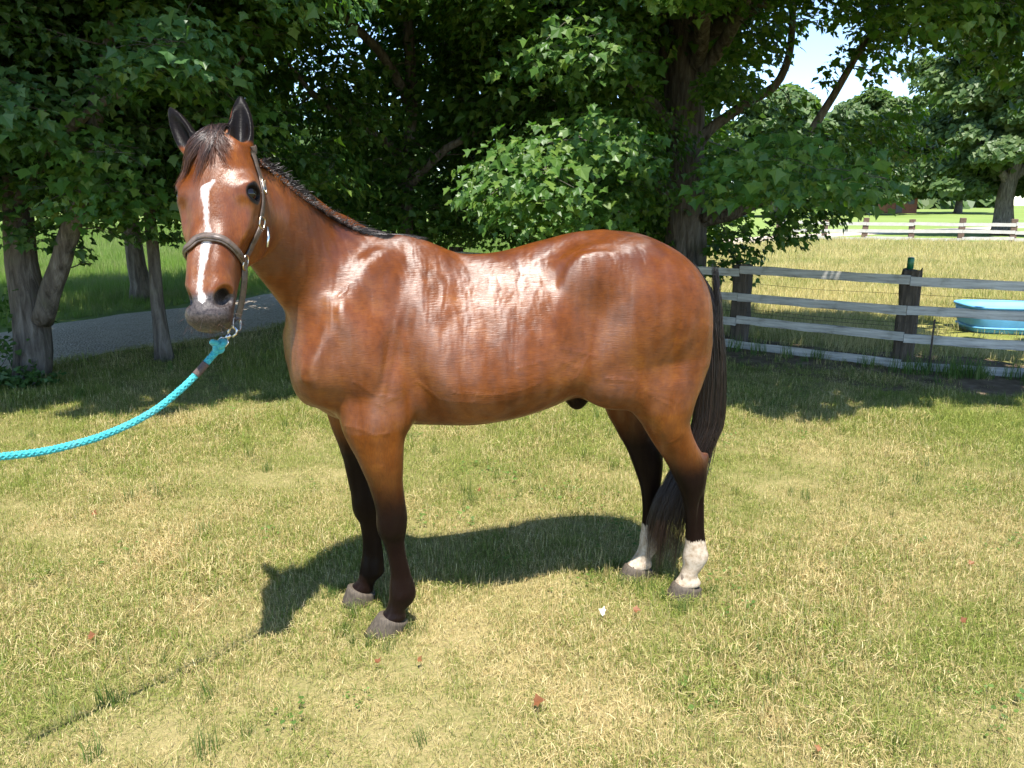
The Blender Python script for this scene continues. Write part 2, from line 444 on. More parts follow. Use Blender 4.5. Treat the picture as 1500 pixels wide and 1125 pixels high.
ear(hd(.064, .040, -.062), -h3 - h1 * .05 + h2 * .08, h2 * .95 + h1 * .15)

# ---- surface nets
def surface_nets(D):
    I = D < 0
    cs = [I[:-1, :-1, :-1], I[1:, :-1, :-1], I[:-1, 1:, :-1], I[1:, 1:, :-1], I[:-1, :-1, 1:], I[1:, :-1, 1:], I[:-1, 1:, 1:], I[1:, 1:, 1:]]
    al = cs[0].copy(); an = cs[0].copy()
    for c in cs[1:]: al &= c; an |= c
    act = an & ~al
    idx = np.argwhere(act)
    vid = np.full(act.shape, -1, np.int32); vid[act] = np.arange(len(idx))
    off = np.array([(i & 1, (i >> 1) & 1, (i >> 2) & 1) for i in range(8)])
    val = np.stack([D[idx[:, 0] + o[0], idx[:, 1] + o[1], idx[:, 2] + o[2]] for o in off], 1)
    P = np.zeros((len(idx), 3)); n = np.zeros(len(idx))
    for a in range(8):
        for b in range(a + 1, 8):
            if bin(a ^ b).count('1') != 1: continue
            m = (val[:, a] < 0) != (val[:, b] < 0)
            t = val[m, a] / (val[m, a] - val[m, b])
            P[m] += off[a] + (off[b] - off[a]) * t[:, None]; n[m] += 1
    P = idx + P / n[:, None]
    Q = []
    for axis in range(3):
        sh = [slice(None)] * 3
        a = [slice(1, -1)] * 3; b = [slice(1, -1)] * 3
        a[axis] = slice(0, -1); b[axis] = slice(1, None)
        A, B = I[tuple(a)], I[tuple(b)]
        for flip, M in ((False, A & ~B), (True, ~A & B)):
            e = np.argwhere(M) + np.array([0 if i == axis else 1 for i in range(3)])
            o1, o2 = [i for i in range(3) if i != axis]
            d1, d2 = np.zeros(3, int), np.zeros(3, int); d1[o1] = 1; d2[o2] = 1
            q = [e - d1 - d2, e - d2, e, e - d1]
            q = np.stack([vid[p[:, 0], p[:, 1], p[:, 2]] for p in q], 1)
            if flip != (axis == 1): q = q[:, ::-1]
            Q.append(q)
    return P * VOX + G0, np.concatenate(Q)

def sample(P):
    g = (np.asarray(P) - G0) / VOX
    g = np.clip(g, 0, GN_ - 1.001)
    i = g.astype(int); f = g - i
    r = 0
    for a in (0, 1):
        for b in (0, 1):
            for c in (0, 1):
                w = (f[:, 0] if a else 1 - f[:, 0]) * (f[:, 1] if b else 1 - f[:, 1]) * (f[:, 2] if c else 1 - f[:, 2])
                r = r + w * D[i[:, 0] + a, i[:, 1] + b, i[:, 2] + c]
    return r
def grad(P, e=VOX):
    P = np.asarray(P)
    return np.stack([(sample(P + np.eye(3)[i] * e) - sample(P - np.eye(3)[i] * e)) / (2 * e) for i in range(3)], 1)

# light blur of the field keeps joins soft
for _ in range(2):
    for axis in range(3):
        E_ = D.copy(); s0 = [slice(None)] * 3; s1 = [slice(None)] * 3; sm = [slice(None)] * 3
        s0[axis], s1[axis], sm[axis] = slice(0, -2), slice(2, None), slice(1, -1)
        E_[tuple(sm)] = D[tuple(sm)] * .5 + (D[tuple(s0)] + D[tuple(s1)]) * .25
        D = E_
HV, HQ = surface_nets(D)
for _ in range(3):
    nb = np.zeros_like(HV); ct = np.zeros(len(HV))
    for a, b in ((0, 1), (1, 2), (2, 3), (3, 0)):
        np.add.at(nb, HQ[:, a], HV[HQ[:, b]]); np.add.at(ct, HQ[:, a], 1)
        np.add.at(nb, HQ[:, b], HV[HQ[:, a]]); np.add.at(ct, HQ[:, b], 1)
    HV = HV * .5 + nb / ct[:, None] * .5
    g = grad(HV); d = sample(HV)
    HV = HV - g * (d / np.maximum((g * g).sum(1), .05))[:, None].clip(-.004, .004)
# ---- coat masks (marking colours of the animal itself, plus nostril shade painted black)
def sstep(x, a, b):
    t = np.clip((x - a) / (b - a), 0, 1); return t * t * (3 - 2 * t)
q_ = HV - HP
hx1, hss, hx2 = q_ @ h1, q_ @ h3, q_ @ h2
is_head = (hss > -.06) & (hss < .7) & (np.abs(hx1) < .16) & (hx2 > -.30)
bs = [.165, .175, .19, .214, .246, .30, .335, .373, .415, .456, .508, .535, .552]
bc = [.018, .014, -.006, -.010, -.006, 0, .006, .004, .000, -.005, -.008, .001, .002]
bw = [.000, .005, .014, .012, .007, .005, .008, .013, .011, .007, .006, .011, .003]
bl = pchip(bs, bw, hss) - np.abs(hx1 - pchip(bs, bc, hss))
bl = np.where(is_head & (hx2 > -.09) & (hss > bs[0]) & (hss < bs[-1]), bl, -.05)
hind = HV[:, 0] > .8; far = HV[:, 1] > 0
z_ = HV[:, 2]
sock = np.where(hind, np.where(far, .262, .272) - z_, -.2)
fore_d = sstep(z_, np.where(far, .90, .86), np.where(far, .62, .44))
hind_d = sstep(z_, np.where(far, .94, .80), np.where(far, .56, .52))
dark = np.where(hind, hind_d, fore_d)
sheath = sstep(np.linalg.norm((HV - np.array([.872, -.02, .915])) / np.array([1.1, 1, 1]), axis=1), .085, .05)
dark = np.maximum(dark, sheath)
dorsal = sstep(z_, 1.34, 1.56) * (~is_head)
muzz = np.where(is_head, sstep(hss, .485, .555) + .55 * sstep(hss, .43, .52) * (hx2 < -.05), 0).clip(0, 1)
eyem = np.zeros(len(HV))
for sg in (-1, 1):
    eyem = np.maximum(eyem, sstep(np.linalg.norm((HV - hd(sg * .112, .190, -.048)), axis=1), .043, .027))
earm = np.where((hss < .045) & (np.abs(hx1) > .035) & (hx2 > -.14) & (z_ > 1.80), sstep(hss, .045, -.01), 0)
cline = np.concatenate([np.linspace(crest[k], crest[k + 1], 12) for k in range(len(crest) - 2)])
cd_ = np.full(len(HV), 9.0)
nk = np.where((HV[:, 0] < .14) & (z_ > 1.5))[0]
cd_[nk] = np.sqrt(((HV[nk][:, None] - cline[None]) ** 2).sum(2)).min(1)
black = np.maximum.reduce([eyem, earm * .95, np.where(is_head & (hss > .02), 0, sstep(cd_, .048, .026) * .9)])
for sg in (-1, 1): black = np.maximum(black, sstep(np.linalg.norm(HV - hd(sg * .049, .527, -.030), axis=1), .036, .022))  # nostril hollows painted black: shade the shallow recess does not give
muzz = muzz * (1 - eyem)
legv = sstep(z_, 1.02, .86)
vert = np.maximum(np.where(is_head, sstep(hss, -.06, .05), 0), legv)

t = NT('bay_coat')
co = t.new('ShaderNodeTexCoord').outputs['Object']
big = t.noise(co, 5.0, 4, .6); mid = t.noise(co, 26, 4, .6); fine = t.noise(co, 260, 2, .6)
mp = t.new('ShaderNodeMapping'); t.l.new(co, mp.inputs['Vector']); mp.inputs['Scale'].default_value = (34, 34, 230); mp.inputs['Rotation'].default_value = (0, R(18), 0)
hair = t.noise(mp.outputs[0], 1.0, 3, .6)
mpv = t.new('ShaderNodeMapping'); t.l.new(co, mpv.inputs['Vector']); mpv.inputs['Scale'].default_value = (230, 230, 34)
hv_ = t.noise(mpv.outputs[0], 1.0, 3, .6)
mxh = t.new('ShaderNodeMix', data_type='FLOAT'); t.put(mxh.inputs[0], t.attr('vert').outputs['Fac']); t.put(mxh.inputs[2], hair); t.put(mxh.inputs[3], hv_)
hair = mxh.outputs[0]
mp2 = t.new('ShaderNodeMapping'); t.l.new(co, mp2.inputs['Vector']); mp2.inputs['Scale'].default_value = (15, 15, 2.6); mp2.inputs['Rotation'].default_value = (0, R(-14), 0)
ribs = t.noise(mp2.outputs[0], 1.0, 2, .45, .2)
coat = t.ramp(t.math('ADD', t.math('MULTIPLY', big, .6), t.math('MULTIPLY', mid, .4)), [(.34, (.078, .0205, .0030)), (.52, (.142, .0385, .0044)), (.70, (.212, .0680, .0074))])
coat = t.mix(t.math('MULTIPLY', t.attr('dorsal').outputs['Fac'], t.smooth(big, .34, .70)), coat, (.050, .0125, .0045))
coat = t.mix(t.math('MULTIPLY', t.smooth(hair, .42, .68), .38), coat, (.07, .019, .005))
dk = t.math('ADD', t.attr('dark').outputs['Fac'], t.math('MULTIPLY', t.math('SUBTRACT', mid, .5), .30))
coat = t.mix(t.smooth(dk, .0, .95), coat, (.0085, .0045, .0035))
bk = t.math('ADD', t.attr('black').outputs['Fac'], t.math('MULTIPLY', t.math('SUBTRACT', mid, .5), .5))
coat = t.mix(t.smooth(bk, .18, .70), coat, t.ramp(fine, [(.35, (.004, .0032, .003)), (.75, (.011, .008, .007))]))
mz = t.math('ADD', t.attr('muzz').outputs['Fac'], t.math('MULTIPLY', t.math('SUBTRACT', mid, .5), .6))
coat = t.mix(t.smooth(mz, .20, .85), coat, t.ramp(t.noise(co, 120, 4, .7), [(.32, (.016, .012, .012)), (.70, (.085, .068, .064))]))
mpb = t.new('ShaderNodeMapping'); t.l.new(co, mpb.inputs['Vector']); mpb.inputs['Scale'].default_value = (190, 190, 40)
edge = t.math('MULTIPLY', t.math('SUBTRACT', t.noise(mpb.outputs[0], 1.0, 3, .7), .5), .018)
bz = t.smooth(t.math('ADD', t.attr('blaze').outputs['Fac'], edge), -.006, .0065)
coat = t.mix(bz, coat, t.ramp(hair, [(.3, (.48, .40, .36)), (.6, (.66, .60, .56))]))
mp3 = t.new('ShaderNodeMapping'); t.l.new(co, mp3.inputs['Vector']); mp3.inputs['Scale'].default_value = (150, 150, 22)
sedge = t.math('MULTIPLY', t.math('SUBTRACT', t.noise(mp3.outputs[0], 1.0, 2), .5), .05)
sk = t.smooth(t.math('ADD', t.attr('sock').outputs['Fac'], sedge), -.002, .004)
spot = t.smooth(t.noise(co, 38, 1), .66, .70)
white = t.ramp(t.noise(co, 45, 5, .65), [(.30, (.28, .20, .125)), (.62, (.52, .43, .33))])
white = t.mix(t.math('MULTIPLY', spot, t.smooth(t.attr('sock').outputs['Fac'], .14, .19)), white, (.10, .07, .055))
coat = t.mix(sk, coat, white)
b = t.bsdf(Base_Color=coat, Roughness=t.ramp(t.math('ADD', t.math('MULTIPLY', hair, .5), t.math('MULTIPLY', ribs, .5)), [(.3, (.33,) * 3), (.7, (.50,) * 3)]))
patch = t.smooth(t.math('ADD', t.math('MULTIPLY', ribs, .55), t.math('MULTIPLY', big, .45)), .36, .62)
sp_ = t.math('ADD', .24, t.math('MULTIPLY', patch, .42))
sp_ = t.math('MULTIPLY', sp_, t.math('SUBTRACT', 1.0, t.math('MULTIPLY', t.math('MAXIMUM', t.math('MAXIMUM', t.attr('black').outputs['Fac'], t.math('MULTIPLY', t.attr('muzz').outputs['Fac'], .55)), t.math('MULTIPLY', t.smooth(dk, .1, .95), .95)), .86)))
t.put(b.inputs['Specular IOR Level'], sp_)
b.inputs['Anisotropic'].default_value = .70
b.inputs['Anisotropic Rotation'].default_value = .25
tg = t.new('ShaderNodeTangent', direction_type='UV_MAP', uv_map='hairflow')
t.l.new(tg.outputs[0], b.inputs['Tangent'])
b.inputs['Sheen Weight'].default_value = .03
b.inputs['Sheen Roughness'].default_value = .35
b.inputs['Sheen Tint'].default_value = (1, .8, .65, 1)
n1_ = t.bump(t.math('ADD', ribs, t.math('MULTIPLY', t.attr('vein').outputs['Fac'], .24)), .28, .030)
n2_ = t.bump(t.noise(co, 7, 2, .5), .16, .022, n1_)
n3_ = t.bump(hair, .50, .0022, n2_)
t.l.new(n3_, b.inputs['Normal'])
MAT_COAT = t.m

me = mesh_np('horse', HV, HQ, MAT_COAT, True, dict(dark=dark, dorsal=dorsal, vert=vert, muzz=muzz, black=black, blaze=bl, sock=sock))
uvl = me.uv_layers.new(name='hairflow')
li = np.empty(len(me.loops), np.int32); me.loops.foreach_get('vertex_index', li)
# hair lies backwards and a little down along the body, down the legs
flow = np.stack([HV[:, 0] * 1.0 - HV[:, 2] * .35, HV[:, 2] + HV[:, 0] * .35], 1)
flow = flow * (1 - vert[:, None]) + np.stack([-HV[:, 2] * 1.5, HV[:, 0] + HV[:, 1]], 1) * vert[:, None]
uvl.data.foreach_set('uv', flow[li].astype(np.float32).ravel())
horse = obj('horse', me, None, tuple(H_ORG), (0, 0, H_ROT))
tag(horse, 'glossy bay horse with white blaze and two white hind socks standing on the lawn', 'horse')
H_MAT = Matrix.Translation(Vector(H_ORG)) @ Matrix.Rotation(H_ROT, 4, 'Z')
def l2w(P): return np.asarray(P) @ np.stack([H_A, H_N, np.array([0, 0, 1.])]) + H_ORG
def cam_ray(px, py):
    c, s = math.cos(PITCH), math.sin(PITCH)
    a, b_ = (px - 750) / F_PX, -(py - 562.5) / F_PX
    return np.array([a, c + b_ * s, -s + b_ * c])
def hit(px, py, off=0.0):
    """where the line of sight through a photograph pixel meets the horse, in body coordinates"""
    d = cam_ray(px, py); d /= np.linalg.norm(d)
    o = w2l(np.array([0, 0, CAM_H]) - H_ORG); d = w2l(d)
    ts = np.arange(1.6, 3.6, .003)
    P = o + d * ts[:, None]
    ok = ((P > G0 + .01) & (P < G1 - .01)).all(1)
    v = np.where(ok, sample(P), 1.0)
    i = np.argmax(v < off)
    if not (v < off).any():
        i = int(np.argmin(v))
    p = P[i]; g = grad(p[None])[0]; g /= np.linalg.norm(g) + 1e-9
    return p, g
def shoot(o, d, off=0.0):
    d = np.asarray(d, float); d /= np.linalg.norm(d)
    ts = np.arange(0, .35, .002); P = o + d * ts[:, None]; v = sample(P)
    i = np.argmax(v > 0); p = P[i]; g = grad(p[None])[0]; g /= np.linalg.norm(g) + 1e-9
    return p, g

def shoot_n(O, Dv, reach=.30, step=.003):
    O = np.asarray(O, float); Dv = np.asarray(Dv, float); Dv = Dv / np.linalg.norm(Dv, axis=1, keepdims=True)
    ts = np.arange(0, reach, step); best = np.zeros(len(O)); done = np.zeros(len(O), bool)
    for tt_ in ts:
        v = sample(O + Dv * tt_)
        new = (v > 0) & ~done; best[new] = tt_; done |= new
        if done.all(): break
    P = O + Dv * best[:, None]; g = grad(P); g /= np.linalg.norm(g, axis=1, keepdims=True) + 1e-9
    return P, g

# ---- veins and skin folds that stand out under the thin summer coat
folds = [[(496, 435), (510, 421), (519, 412)], [(822, 512), (848, 515), (871, 519)], [(860, 524), (848, 543), (841, 554)], [(890, 554), (913, 556), (937, 557), (946, 552)], [(951, 578), (979, 582), (993, 592)],
         [(902, 552), (927, 559), (962, 584), (984, 593)], [(955, 627), (969, 652), (991, 644), (1005, 630)], [(507, 624), (527, 628), (552, 636), (569, 631)], [(555, 592), (569, 603), (576, 618)], [(666, 575), (717, 580), (764, 573), (787, 561)],
         [(560, 684), (562, 720)], [(520, 560), (545, 575), (580, 580)], [(760, 540), (800, 530), (830, 535), (850, 545)], [(470, 520), (462, 560), (475, 590)], [(925, 540), (940, 570), (942, 600)], [(610, 560), (640, 585), (690, 590)]]
vein = np.zeros(len(HV))
for ln_ in folds:
    K_ = np.array([hit(*p)[0] for p in ln_]); n_ = 24
    s__ = np.linspace(0, len(K_) - 1, n_); Q_ = np.stack([np.interp(s__, np.arange(len(K_)), K_[:, k]) for k in range(3)], 1)
    Q_ += np.cumsum(rng.normal(0, .0012, Q_.shape), 0)
    lo_, hi_ = Q_.min(0) - .03, Q_.max(0) + .03
    sel = np.where(((HV > lo_) & (HV < hi_)).all(1))[0]
    dd = np.sqrt(((HV[sel][:, None] - Q_[None]) ** 2).sum(2)).min(1)
    vein[sel] = np.maximum(vein[sel], np.exp(-(dd / .0078) ** 2) * rng.uniform(.6, 1.0))
at_ = me.attributes.new('vein', 'FLOAT', 'POINT'); at_.data.foreach_set('value', vein.astype(np.float32))

# ---- eyes
t = NT('eye_dark'); b = t.bsdf(Base_Color=(.006, .004, .003, 1), Roughness=.05); b.inputs['Specular IOR Level'].default_value = .45
MAT_EYE = t.m
for sg in (-1, 1):
    bm = bmesh.new(); bmesh.ops.create_uvsphere(bm, u_segments=24, v_segments=16, radius=.0245)
    m_ = bpy.data.meshes.new('eye'); bm.to_mesh(m_); bm.free()
    for p in m_.polygons: p.use_smooth = True
    m_.materials.append(MAT_EYE)
    obj('eye', m_, horse, tuple(hd(sg * .0980, .192, -.0470)))
# ---- hooves
MAT_HOOF = NT('hoof_horn'); t = MAT_HOOF
co = t.new('ShaderNodeTexCoord').outputs['Object']
mp = t.new('ShaderNodeMapping'); t.l.new(co, mp.inputs['Vector']); mp.inputs['Scale'].default_value = (150, 150, 12)
st = t.noise(mp.outputs[0], 1.0, 4, .6)
b = t.bsdf(Base_Color=t.ramp(st, [(.3, (.036, .027, .018)), (.7, (.105, .080, .055))]), Roughness=.75)
t.l.new(t.bump(st, .22, .002), b.inputs['Normal']); MAT_HOOF = t.m
def hoof(f, bk, vc, hw, zf, zb, toe, heel, hwb):
    V, Fq = [], []; n = 28
    for k in range(7):
        w = k / 6
        if k == 0: fr, br, hh, zfr, zbr = f + .010, bk - .012, hw - .008, zf + .003, zb + .003
        else:
            w = (k - 1) / 5
            fr, br = f + (toe - f) * w, bk + (heel - bk) * w
            hh = hw + (hwb - hw) * w; zfr, zbr = zf * (1 - w), zb * (1 - w)
        for j in range(n):
            a = 2 * math.pi * j / n
            c = math.cos(a); uu = (fr + br) / 2 - c * (br - fr) / 2
            wz = (1 + c) / 2
            V.append((uu, vc + math.sin(a) * hh * (1 - .12 * max(-c, 0)), zbr + (zfr - zbr) * wz - .004))
    for k in range(6):
        for j in range(n):
            Fq.append((k * n + j, k * n + (j + 1) % n, (k + 1) * n + (j + 1) % n, (k + 1) * n + j))
    m_ = mesh_np('hoof', np.array(V), [np.array(Fq)[:, ::-1], np.array([list(range(n))])[:, :], np.array([[6 * n + j for j in range(n)]])[:, ::-1]], MAT_HOOF, True)
    return obj('hoof', m_, horse)
hoof(.008, .126, -.135, .047, .090, .045, -.056, .112, .062)
hoof(-.112, .006, .133, .046, .088, .045, -.146, .0, .060)
hoof(1.292, 1.426, -.106, .047, .072, .035, 1.252, 1.428, .061)
hoof(1.146, 1.280, .105, .047, .072, .035, 1.105, 1.282, .060)

# ---- hair strands
def strand_mesh(name, lines, rad, mat, n=3):
    """lines (N,K,3), rad (N,) -> thin tapered prisms"""
    L = np.asarray(lines, float); N, K, _ = L.shape
    T = np.gradient(L, axis=1); T /= np.linalg.norm(T, axis=2, keepdims=True) + 1e-9
    ref = rng.normal(size=(N, 1, 3)); A = ref - T * (ref * T).sum(2, keepdims=True); A /= np.linalg.norm(A, axis=2, keepdims=True) + 1e-9
    B = np.cross(T, A)
    prof = np.interp(np.linspace(0, 1, K), [0, .1, .75, 1], [.8, 1, .85, .12])
    r = np.asarray(rad)[:, None, None] * prof[None, :, None]
    V = np.stack([L + A * (math.cos(2 * math.pi * j / n) * r) + B * (math.sin(2 * math.pi * j / n) * r) for j in range(n)], 2)
    idx = np.arange(N * K * n).reshape(N, K, n)
    f = []
    for j in range(n):
        j2 = (j + 1) % n
        f.append(np.stack([idx[:, :-1, j], idx[:, :-1, j2], idx[:, 1:, j2], idx[:, 1:, j]], -1).reshape(-1, 4))
    rnd = np.repeat(rng.random(N), K * n); along = np.tile(np.repeat(np.linspace(0, 1, K), n), N)
    return mesh_np(name, V.reshape(-1, 3), np.concatenate(f), mat, True, dict(rnd=rnd, along=along))
def hair_mat(name, root, tip, lite, rough=.38):
    t = NT(name)
    a, r = t.attr('along').outputs['Fac'], t.attr('rnd').outputs['Fac']
    c = t.mix(t.smooth(a, .35, 1.0), root, tip)
    c = t.mix(t.math('MULTIPLY', t.smooth(r, .72, 1.0), .8), c, lite)
    b = t.bsdf(Base_Color=c, Roughness=rough); b.inputs['Specular IOR Level'].default_value = .6
    return t.m
MAT_TAIL = hair_mat('tail_hair', (.007, .005, .0045), (.026, .012, .009), (.040, .024, .018))
MAT_MANE = hair_mat('mane_hair', (.014, .010, .009), (.014, .010, .009), (.13, .10, .09), .34)
MAT_FORE = hair_mat('forelock_hair', (.018, .010, .008), (.13, .048, .022), (.12, .06, .038), .36)
def spline(keys, m):
    keys = np.asarray(keys, float); s = np.concatenate([[0], np.cumsum(np.linalg.norm(np.diff(keys, axis=0), axis=1))]); s /= s[-1]
    x = np.linspace(0, 1, m)
    return np.stack([pchip(s, keys[:, i], x) for i in range(keys.shape[1])], 1)
tail_c = spline([(1.355, 0, 1.455), (1.392, 0, 1.39), (1.428, 0, 1.26), (1.450, .0, 1.10), (1.462, .005, .93), (1.462, .01, .78), (1.42, .015, .64), (1.355, .02, .50), (1.305, .022, .36), (1.285, .022, .20), (1.282, .02, .03)], 60)
N = 3300
lines = np.zeros((N, 12, 3))
tlock = [(rng.uniform(0, 2 * math.pi), math.sqrt(rng.random()), rng.uniform(.62, 1.0), rng.normal(0, .010, 2), rng.uniform(8, 16)) for _ in range(70)]
tw_ = np.interp(np.linspace(0, 1, 60), [0, .1, .25, .45, .6, .8, 1], [.026, .044, .060, .070, .066, .100, .085])
for i in range(N):
    st = rng.random() ** 1.4 * .22
    en = min(1.0, st + rng.uniform(.45, 1.0)) if rng.random() < .55 else rng.uniform(.80, 1.0)
    x = np.linspace(st, en, 12)
    lk = tlock[rng.integers(0, 70)]
    ph = lk[0] + rng.normal(0, .22); rr = lk[1] * rng.uniform(.85, 1.1)
    en = min(en, max(lk[2] + rng.normal(0, .04), st + .25), 1.0); x = np.linspace(st, en, 12)
    off = np.array([math.cos(ph), math.sin(ph) * .75]) * rr
    w = np.interp(x, np.linspace(0, 1, 60), tw_) * np.interp(x - st, [0, .12, 1], [.35, 1, 1])
    wob = (rng.normal(0, .004, 2) + lk[3]) * np.linspace(0, 1, 12)[:, None] ** 1.5 + np.sin(x * lk[4] + lk[0])[:, None] * np.array([.0035, .003]) + np.sin(x * rng.uniform(8, 18) + ph)[:, None] * rng.normal(0, .0015, 2)
    c = np.stack([np.interp(x, np.linspace(0, 1, 60), tail_c[:, k]) for k in range(3)], 1)
    lines[i] = c
    lines[i, :, 0] += off[0] * w * (1.15 if off[0] > 0 else .8) + wob[:, 0]
    lines[i, :, 1] += off[1] * w + wob[:, 1]
    if rng.random() < .05:                                     # a few stray hairs hang straight down
        lines[i, :, 0] = lines[i, :, 0] * .35 + (1.50 + rng.normal(0, .012)) * .65
        lines[i, :, 2] = np.maximum(lines[i, :, 2], .40 + rng.random() * .2)
keep = np.linalg.norm(np.diff(lines, axis=1), axis=2).min(1) > 1e-4
lines = lines[keep]; lines[:, :, 2] = np.maximum(lines[:, :, 2], .012)
obj('tail', strand_mesh('tail', lines, rng.uniform(.0007, .0016, len(lines)), MAT_TAIL), horse)

# mane: short hair along the crest, most of it lying to the far side
kk = spline(np.concatenate([[(.20, 0, 1.575), (.15, 0, 1.585)], crest[:-2]]), 60)
N = 2500
xs = rng.random(N)
C_ = np.stack([np.interp(xs, np.linspace(0, 1, 60), kk[:, k]) for k in range(3)], 1) + n1 * rng.normal(0, .012, N)[:, None]
P_, g_ = shoot_n(C_ - np.array([0, 0, .06]), np.tile((0, 0, 1.), (N, 1)))
lines = np.zeros((N, 7, 3)); u7 = np.linspace(0, 1, 7)[:, None]
for i in range(N):
    x = xs[i]; wild = rng.random()
    L = np.interp(x, [0, .2, .5, .9, 1], [.05, .06, .036, .026, .02]) * rng.uniform(.4, 1.2)
    side = -n1 * rng.uniform(.4, 1.3) if wild < .72 else n1 * rng.uniform(-.3, .2)
    d = np.array([0, 0, .22]) + side + np.array([.55, 0, 0]) * rng.uniform(-.1, 1.3)
    if x < .34: d = np.array([.75, 0, .06]) - n1 * rng.uniform(-.10, .6); L *= 1.4
    d /= np.linalg.norm(d)
    lines[i] = P_[i] - g_[i] * .004 + d * L * u7 + (np.array([0, 0, -1.]) * .9 - n1 * .35) * L * u7 ** 2 * rng.uniform(.1, .55)
obj('mane', strand_mesh('mane', lines, rng.uniform(.0006, .0013, N), MAT_MANE), horse)

# forelock: from the poll between the ears down over the forehead, parted to the far eye
N = 620
OO, DD, LI = [], [], []
locks = []
for k in range(26):
    sd_ = rng.random() < .66
    locks.append((rng.normal(.004, .020), rng.uniform(-.130, -.015) if sd_ else rng.uniform(-.015, .065), rng.uniform(.12, .225) if sd_ else rng.uniform(.09, .185)))
for i in range(N):
    x0, end, ln = locks[rng.integers(0, 26)]
    x0 += rng.normal(0, .004); end += rng.normal(0, .006); ln *= rng.uniform(.62, 1.05)
    u = np.linspace(0, 1, 14)
    s_ = -.030 + ln * u ** .9; xx = x0 + (end - x0) * u ** 1.25 + rng.normal(0, .005) * np.sin(u * 5 + i)
    LI.append((.007 + rng.random() * .008) * np.sin(np.clip(u * 1.05, 0, 1) * math.pi) + .0015 + rng.random() * .003)
    for k in range(14):
        OO.append(hd(xx[k] * .6, max(s_[k], .0), -.075))
        dirv = h2 * 1.0 + h1 * (xx[k] * 5.0)
        if s_[k] < .012: dirv = dirv - h3 * (.012 - s_[k]) * 22
        DD.append(dirv)
P_, g_ = shoot_n(np.array(OO), np.array(DD))
lines = (P_ + g_ * np.array(LI).ravel()[:, None]).reshape(N, 14, 3)
obj('forelock', strand_mesh('forelock', lines, rng.uniform(.0006, .0013, N), MAT_FORE), horse)
# whiskers and eyelashes
W = []
for i in range(90):
    o = hd(rng.uniform(-.045, .045), rng.uniform(.545, .60), rng.uniform(-.12, -.03)); dv = h3 * rng.uniform(.1, 1) + h2 * rng.uniform(-.5, .6) + h1 * rng.normal(0, .8)
    p, g = shoot(hd(0, .55, -.08), o - hd(0, .55, -.08) + dv * .03)
    d = g + rng.normal(0, .35, 3) + np.array([0, 0, -.4]); d /= np.linalg.norm(d)
    W.append(p + d * np.linspace(0, rng.uniform(.015, .045), 5)[:, None])
tag(obj('whisker', strand_mesh('whisker', np.array(W), np.full(len(W), .0004), MAT_FORE), horse), kind='stuff')
# ================================================================ HALTER AND LEAD ROPE
MAT_LEATHER = simple_mat('halter_leather', (.085, .060, .045), .45, 0, .5, 60, .35, .0015, .55)
MAT_BRASS = simple_mat('worn_steel', (.55, .47, .36), .28, 1.0, .25, 90, .2, .001)
MAT_STEEL = simple_mat('snap_steel', (.60, .60, .60), .25, 1.0, .2, 90, .1, .001)

def strap_mesh(name, P, Nn, width, thick, mat, lift=.004):
    """flat strap that follows surface points P with normals Nn"""
    P = np.asarray(P, float); Nn = np.asarray(Nn, float)
    for _ in range(2):
        Nn[1:-1] = (Nn[:-2] + Nn[1:-1] * 2 + Nn[2:]) / 4
    Nn /= np.linalg.norm(Nn, axis=1, keepdims=True)
    T = np.gradient(P, axis=0); T /= np.linalg.norm(T, axis=1, keepdims=True) + 1e-9
    S = np.cross(T, Nn); S /= np.linalg.norm(S, axis=1, keepdims=True) + 1e-9
    prof = [(-1, 0), (-1, .7), (-.8, 1), (0, 1.12), (.8, 1), (1, .7), (1, 0), (0, -.2)]
    V = np.stack([P + Nn * (lift + thick * b) + S * (width / 2 * a) for a, b in prof], 1)
    n = len(P); m = len(prof); idx = np.arange(n * m).reshape(n, m); f = []
    for j in range(m):
        j2 = (j + 1) % m
        f.append(np.stack([idx[:-1, j], idx[:-1, j2], idx[1:, j2], idx[1:, j]], -1))
    caps = [np.array([idx[0]]), np.array([idx[-1][::-1]])]
    return mesh_np(name, V.reshape(-1, 3), [np.concatenate(f)] + caps, mat, True)
def dense(P, m=28):
    P = np.asarray(P, float)
    s = np.concatenate([[0], np.cumsum(np.linalg.norm(np.diff(P, axis=0), axis=1))]); s /= s[-1]
    x = np.linspace(0, 1, m)
    return np.stack([pchip(s, P[:, i], x) for i in range(3)], 1)
def on_skin(P, m=28):
    Q = dense(P, m)
    for _ in range(4):
        g = grad(Q); d = sample(Q); Q = Q - g * (d / np.maximum((g * g).sum(1), .1))[:, None].clip(-.01, .01)
    g = grad(Q); return Q, g / (np.linalg.norm(g, axis=1, keepdims=True) + 1e-9)
def torus(name, c, ax, r, rt, mat, parent, sq=1.0, n=20, up=(0, 0, 1)):
    ax = Vector(ax).normalized(); u = Vector(up); u = (u - ax * u.dot(ax)).normalized(); v = ax.cross(u)
    pts = []
    for i in range(n):
        a = 2 * math.pi * i / n; ca, sa = math.cos(a), math.sin(a)
        e = .6; f = lambda x: math.copysign(abs(x) ** e, x)
        pts.append(Vector(c) + u * (f(ca) * r * sq) + v * (f(sa) * r))
    b = MB(); m = 7
    for i in range(n):
        t = (pts[(i + 1) % n] - pts[i - 1]).normalized(); a1 = ax; a2 = t.cross(a1).normalized()
        for j in range(m):
            w = 2 * math.pi * j / m; b.v.append(tuple(pts[i] + a1 * math.cos(w) * rt + a2 * math.sin(w) * rt))
    for i in range(n):
        for j in range(m):
            b.f.append((i * m + j, ((i + 1) % n) * m + j, ((i + 1) % n) * m + (j + 1) % m, i * m + (j + 1) % m))
    return b.build(name, mat, parent, True)

